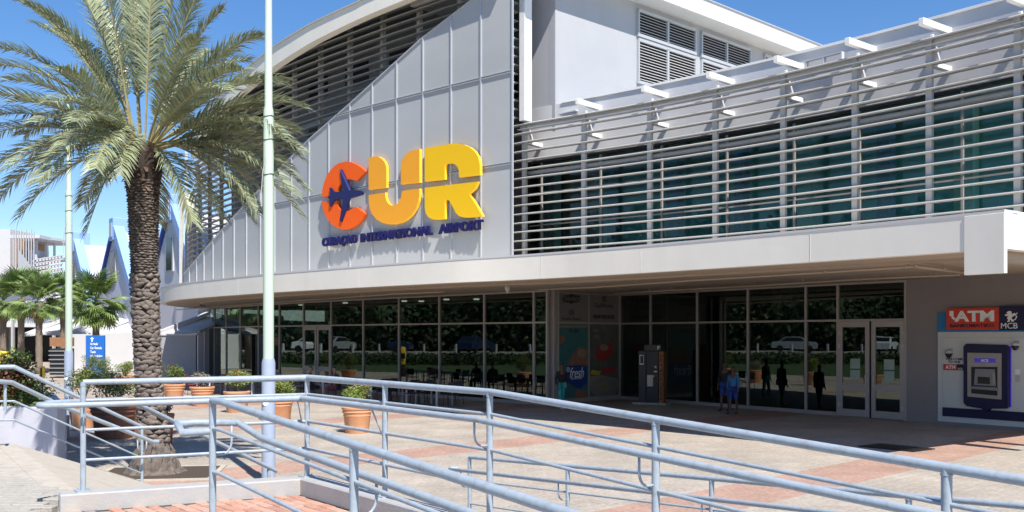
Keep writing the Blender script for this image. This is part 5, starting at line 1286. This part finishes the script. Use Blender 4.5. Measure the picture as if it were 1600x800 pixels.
def person(loc, rz, h, label, skin_m, top, bottom, shoe='black', pose='stand', hair='short', long_skirt=False, sleeves=True, group=None):
    R = empty('person', loc, rz, label=label, cat='person', group=group); k = h/1.75
    hip, kn, an = .92, .50, .08; sit = pose == 'sit'
    if sit:
        hip = .52
        J = {'p':(0,0,.55),'w':(0,-.02,.72),'c':(0,-.03,.98),'n':(0,.02,1.10),'h0':(0,.04,1.18)}
        legs = [[(s*.09,.02,.52),(s*.11,.42,.50),(s*.11,.44,.09),(s*.11,.58,.04)] for s in (-1,1)]
        arms = [[(s*.17,-.02,1.02),(s*.24,.08,.78),(s*.14,.34,.80),(s*.08,.42,.84)] for s in (-1,1)]
        if rz and label.startswith('seated person in red'): arms[0] = [(-.17,-.02,1.02),(-.24,.16,.86),(-.12,.12,1.08),(-.08,.10,1.18)]
        dz = -.02
    else:
        J = {'p':(0,0,.95),'w':(0,.01,1.10),'c':(0,0,1.33),'n':(0,.01,1.46),'h0':(0,.02,1.54)}
        st = .10
        legs = [[(s*.09,0,.92),(s*.10,s*st*.5+.02,.50),(s*.10,s*st,.09),(s*.11,s*st+.14,.035)] for s in (-1,1)]
        arms = [[(s*.18,0,1.39),(s*.24,-.02,1.10),(s*.24,.07,.86),(s*.23,.10,.78)] for s in (-1,1)]
    S_ = lambda p: tuple(c*k for c in p)
    v = []; e = []
    def add(p, r, par=None):
        v.append((*S_(p), (r[0]*k, r[1]*k) if isinstance(r, tuple) else r*k)); 
        if par is not None: e.append((par, len(v)-1))
        return len(v)-1
    p0 = add(J['p'], (.15,.10)); w0 = add(J['w'], (.125,.09), p0); c0_ = add(J['c'], (.15,.10), w0); n0 = add(J['n'], .052, c0_); h0 = add(J['h0'], (.06,.065), n0)
    hz_ = J['h0'][2]; h1 = add((0,J['h0'][1]+.012,hz_+.09), (.075,.092), h0); add((0,J['h0'][1]+.0,hz_+.18), (.058,.07), h1)
    for L in legs:
        a = add(L[0], .088, p0); b = add(L[1], .058, a); c = add(L[2], .038, b); add(L[3], (.035,.03), c)
    for L in arms:
        a = add(L[0], .055, c0_); b = add(L[1], .040, a); c = add(L[2], .028, b); hd_ = add(L[3], (.028,.018), c)
        d = V(*L[3])-V(*L[2]); d = d.normalized()
        for fi in range(4): add(V(*L[3])+d*(.075-.008*abs(fi-1.5))+V((fi-1.5)*.014, (fi-1.5)*.010, 0), .008, hd_)
        add(V(*L[3])+d*.02+V(-.03 if L[0][0] > 0 else .03,.02,0), .009, hd_)
    skin('body', v, e, M[skin_m], R, 2)
    # face: nose, ears, eyes
    hy = J['h0'][1]+.012; q = MB(); hc = hz_+.09
    q.lathe([(.001,.03),(.012,.0),(.015,-.015),(.001,-.02)], V(0,(hy+.095),hc-.005), 8)
    for s in (-1,1): q.box((s*.078,hy-.005,hc),(.012,.035,.055))
    for i_ in range(len(q.v)): q.v[i_] = tuple(c*k for c in q.v[i_])
    q.build('nose_and_ears', M[skin_m], R)
    q = MB(); 
    for s in (-1,1): q.box((s*.03,hy+.088,hc+.02),(.022,.01,.01))
    q.box((0,hy+.09,hc-.045),(.045,.01,.008))
    for i_ in range(len(q.v)): q.v[i_] = tuple(c*k for c in q.v[i_])
    q.build('eyes_and_mouth', M['hair'], R)
    # hair
    hv = [(0,(hy-.02)*k,(hc+.035)*k,(.086*k,.094*k)),(0,(hy-.015)*k,(hc+.11)*k,(.060*k,.066*k))]; he = [(0,1)]
    if hair == 'long': hv.append((0,(hy-.06)*k,(hc-.08)*k,(.075*k,.05*k))); he.append((0,2))
    skin('hair', hv, he, M['hair'], R, 2)
    # shirt
    v = []; e = []
    p0 = add(V(*J['p'])+V(0,0,-.02), (.165,.118)); w0 = add(J['w'], (.142,.108), p0); c0_ = add(J['c'], (.168,.118), w0); add(V(*J['c'])+V(0,.0,.09), (.085,.07), c0_)
    for L in arms:
        a = add(L[0], .068, c0_); mid = V(*L[0]).lerp(V(*L[1]), .85); b = add(mid, .056, a)
        if sleeves: cc = add(V(*L[1]).lerp(V(*L[2]), .7), .042, b)
    skin('shirt', v, e, top, R, 2)
    v = []; e = []
    p0 = add(V(*J['p'])+V(0,0,-.03), (.158,.112))
    for L in legs:
        a = add(L[0], .105, p0); b = add(L[1], .075, a)
        if long_skirt: add(V(*L[1]).lerp(V(*L[2]), .8), .065, b)
    skin('trousers', v, e, bottom, R, 2)
    for L in legs:
        v = []; e = []; a = add(V(*L[3])+V(0,-.13,.0), (.042,.04)); add(V(*L[3])+V(0,.05,-.005), (.042,.03), a); skin('shoe', v, e, M[shoe], R, 1)
    return R
M['cblue'] = mat('light_blue_cloth', (.04,.16,.34), .8, var=.1); M['croyal'] = mat('royal_blue_cloth', (.02,.05,.24), .8, var=.1); M['cblack'] = mat('black_cloth', (.02,.018,.02), .85)
M['cred'] = mat('red_cloth', (.5,.03,.03), .8); M['cgrey'] = mat('grey_cloth', (.10,.10,.11), .85); M['cteal'] = mat('teal_pattern_cloth', (.03,.28,.28), .8, var=.7, scale=22); M['cwine'] = mat('wine_cloth', (.20,.03,.05), .8); M['wshoe'] = mat('white_shoe', (.65,.60,.60), .5)
g = GR(1146,647); person((g.x,g.y,0), 2.3, 1.58, 'person in light blue top and blue shorts walking past the dark glazing', 'skin1', M['cblue'], M['croyal'])
g = GR(1135,643); person((g.x,g.y+.2,0), 2.5, 1.72, 'person in black shirt and blue shorts behind the one in light blue', 'skin1', M['cblack'], M['croyal'])
g = GR(877,639); person((g.x,g.y,0), -2.6, 1.62, 'person in dark top, teal patterned trousers and white shoes before the adverts', 'skin1', M['cblack'], M['cteal'], 'wshoe', long_skirt=True)
CT = lambda px, py: GR(px, py)
g = CT(484,624); person((g.x,g.y,0), -1.2, 1.72, 'seated person in dark purple top at café table, left of two', 'skin2', M['navy'], M['cblack'], pose='sit')
g = CT(524,626); person((g.x,g.y,0), 1.3, 1.72, 'seated person in grey top at café table, facing the other', 'skin2', M['cgrey'], M['cwine'], pose='sit')
g = PX(52, 640, 24.4); person((g.x,24.4,.12), 1.2, 1.70, 'seated person in red top resting chin on hand behind planter wall', 'skin2', M['cred'], M['cblack'], pose='sit', hair='long')
ST = empty('stone_bench', label='low bench behind the planter wall under the person in red', cat='bench'); q = MB(); q.box((g.x+.1,24.4,.30),(1.4,.5,.60)); q.build('seat', M['kerb'], ST, bevel=.02)

# ------------------------------------------------------------ cafe tables and chairs
def cafe_table(x, y, rz, lab):
    R = empty('cafe_table', (x,y,0), rz, label=lab, cat='table', group='café tables under the canopy')
    q = MB(); q.box((0,0,.745),(1.5,.85,.035)); q.build('table_top', M['chair'], R, bevel=.006)
    for sx in (-.68,.68):
        for sy in (-.36,.36): q = MB(); q.box((sx,sy,.365),(.05,.05,.73)); q.build('leg', M['wleg'], R)
    return R
def cafe_chair(x, y, rz, lab, m='chair'):
    R = empty('cafe_chair', (x,y,0), rz, label=lab, cat='chair', group='café chairs under the canopy')
    q = MB(); q.box((0,0,.45),(.44,.44,.03)); q.build('seat', M[m], R, bevel=.008)
    q = MB(); q.box((0,-.22,.74),(.42,.03,.32)); q.build('backrest', M[m], R, bevel=.01)
    for sx in (-1,1):
        q = MB(); q.tube([V(sx*.20,.20,0),V(sx*.19,.19,.44)],.012,6); q.build('leg', M['chair'], R)
        q = MB(); q.tube([V(sx*.20,-.26,0),V(sx*.19,-.20,.45),V(sx*.20,-.23,.90)],.012,6); q.build('leg', M['chair'], R)
        q = MB(); q.tube([V(sx*.22,-.22,.66),V(sx*.24,0,.67),V(sx*.22,.18,.64),V(sx*.20,.19,.44)],.011,6); q.build('armrest', M['chair'], R)
    return R
tabs = [(330,616,'farthest café table, by the left end of the glazing'),(395,620,'café table behind the red flowered pot'),(504,623,'café table between the two seated people'),(578,627,'café table just left of the sunlit potted shrub, against glass'),(632,630,'café table under the fourth glazing bay from the adverts'),(678,633,'café table closest to the adverts')]
words = ['farthest','second','third','fourth','fifth','nearest']
for i, (px, py, lab) in enumerate(tabs):
    g = GR(px, py); rz = math.radians(-50); cafe_table(g.x, g.y, rz, lab)
    ux, uy = math.cos(rz), math.sin(rz)
    for j, (a, b, r_) in enumerate(((-1.05,0,-PI/2),(1.05,0,PI/2),(.3,.75,PI),(-.3,-.75,0))):
        if i == 2 and j < 2: continue
        where = ['left end','right end','glass side','plaza side'][j]
        nm = ['farthest café table','table behind the red flowered pot','table of the two seated people','table left of the sunlit shrub','table fourth from the adverts','table closest to the adverts'][i]
        cafe_chair(g.x+a*ux-b*uy, g.y+a*uy+b*ux, rz+r_+Vr(.25), 'dark café chair on the %s of the %s' % (where, nm), 'cwine' if (i+j) % 5 == 3 else 'chair')
g = GR(484,624); cafe_chair(g.x, g.y, -1.2, 'dark chair under the seated person in dark purple')
g = GR(524,626); cafe_chair(g.x, g.y, 1.3, 'dark chair under the seated person in grey')
GRt = GR(1400,700); q = MB(); q.box((GRt.x,GRt.y,.012),(1.4,.9,.02), ang); tag(q.build('drain_grate', M['black']), 'dark metal drain grate in the shaded paving before the entrance', 'grate')

# ------------------------------------------------------------ what the glazing mirrors: road verge, bollards, parked cars, trees (left, out of frame)
q = MB(); q.add([(-13.5,16,.012),(-15.5,22,.012),(-36,60,.012),(-60,104,.012),(-45.6,104,.012),(-45.6,0,.012),(-14,0,.012)][:0]+[(-16,22,.012),(-34,56,.012),(-44.5,76,.012),(-44.5,4,.012),(-12,4,.012)], [(0,1,2,3,4)])
M['lawn'] = mat('lawn', (.05,.08,.025), .9, var=.4, scale=3, bump=.6)
q.add([(-44.4,-10,-.05),(-46.7,-10,.95),(-46.7,84,.95),(-44.4,81,-.05)], [(0,1,2,3)]); q.build('lawn', M['lawn'], kind='structure')
q = MB(); q.add([(-46.6,-10,.9),(-46.6,84,.9),(-47,84,1.0),(-47,-10,1.0),(-62,110,1.0),(-110,-10,1.0)], [(0,1,2,3),(3,2,4,5)]); q.build('car_park_ground', M['conc'], kind='structure')
def hedge_row(x, y0, y1, z, h, n, size, m, lab):
    q = MB()
    for i in range(n):
        p = V(x+Vr(.6), random.uniform(y0,y1), z+random.random()*h); a = V(Vr(1),Vr(1),Vr(1)).normalized(); b = a.cross(V(Vr(1),Vr(1),Vr(1))).normalized(); s = size*random.uniform(.6,1.3); q.add([p-a*s,p+b*s*.6,p+a*s,p-b*s*.6],[(0,1,2,3)])
    tag(q.build('clipped_hedge', M[m]), lab, 'hedge')
M['dtree'] = mat('background_foliage', (.045,.07,.025), .7, var=.4, scale=.5, island=.5)
hedge_row(-45.2, 10, 82, .0, 1.1, 16000, .12, 'dtree', 'long clipped hedge along the car park, mirrored in the glazing')
q = MB(); 
for y in range(12, 84, 3):
    q = MB(); q.tube([V(-47.3,y,1.0),V(-47.3,y,1.85)], .11, 10); tag(q.build('bollard', M['white']), 'short white bollard mirrored in the glazing, in a row before the cars', 'bollard', 'white bollards by the car park')
def car(x, y, rz, m, lab):
    R = empty('parked_car', (x,y,1.0), rz, label=lab, cat='car', group='cars parked behind the hedge')
    prof = [(-2.1,.35),(-2.15,.75),(-1.95,.98),(-1.15,1.02),(-.65,1.46),(.75,1.50),(1.55,1.05),(2.1,.95),(2.15,.40)]
    q = MB(); secs = []
    for yy, sc in ((-.85,.9),(-.8,1),(.8,1),(.85,.9)):
        secs.append([V(px_*(1 if sc == 1 else .97), yy*(1 if pz_ < 1.1 else .82), pz_ if sc == 1 else pz_*.97) for px_, pz_ in prof])
    q.loft(secs); q.build('body', M[m], R, smooth=True, auto=30)
    q = MB()
    for s in (-1,1): q.add([V(-1.0,s*.842,1.0),V(1.35,s*.842,1.04),V(.72,s*.725,1.42),V(-.6,s*.725,1.40)], [(0,1,2,3)])
    q.build('side_window', M['scr'], R)
    q = MB(); q.add([V(1.50,-.66,1.10),V(1.50,.66,1.10),V(.80,.60,1.47),V(.80,-.60,1.47)], [(0,1,2,3)]); q.build('windscreen', M['scr'], R)
    for a in (-1.35,1.35):
        for s in (-1,1):
            q = MB(); q.tube([V(a,s*.70,.33),V(a,s*.90,.33)], .33, 18); q.build('wheel', M['black'], R)
M['csil'] = mat('silver_car_paint', (.45,.46,.48), .25, metal=.4); M['cwht'] = mat('white_car_paint', (.75,.75,.75), .3); M['cdrk'] = mat('dark_blue_car_paint', (.03,.05,.12), .25, metal=.3); M['crd'] = mat('red_car_paint', (.45,.03,.03), .3)
cs = ['csil','cdrk','cwht','csil','cdrk','cdrk','csil','cwht','cdrk','csil']
cl = {'csil':'silver','cdrk':'dark blue','cwht':'white','crd':'red'}
for i, y in enumerate(range(12, 87, 8)): car(-52, y, Vr(.1)+(PI/2 if i % 2 else .3), cs[i], 'parked %s car number seen only as a mirror image, spot %s' % (cl[cs[i]], 'abcdefghij'[i]) if False else '%s parked car mirrored in the glazing, %s' % (cl[cs[i]], ['nearest the camera','second along the hedge','third along the hedge','fourth along the hedge','fifth along the hedge','sixth along the hedge','seventh along the hedge','eighth along the hedge','ninth along the hedge','farthest along the hedge'][i]))
q = MB()
for i in range(42000):
    y = random.uniform(-20,108); x = -62+Vr(3)+(-.0*y); hgt = 13+2.5*math.sin(y*.23)+1.5*math.sin(y*.71); p = V(x, y, random.random()**.8*hgt)
    a = V(Vr(1),Vr(1),Vr(1)).normalized(); b = a.cross(V(Vr(1),Vr(1),Vr(1))).normalized(); s = random.uniform(.15,.42); q.add([p-a*s,p+b*s*.7,p+a*s,p-b*s*.7],[(0,1,2,3)])
q.build('tree_belt', M['dtree'], kind='stuff')
q = MB(); secs = []
for i in range(40):
    y = -60+i*4.3; h_ = 9+2.2*math.sin(i*.9)+1.2*math.sin(i*2.3); secs.append([V(-66,y,0),V(-68,y,h_*.7),V(-74,y,h_),V(-90,y,h_),V(-90,y,0)])
q.loft(secs); q.build('tree_backdrop', M['dtree'], kind='structure')  # opaque backdrop added behind the trees to close sky gaps in the reflection
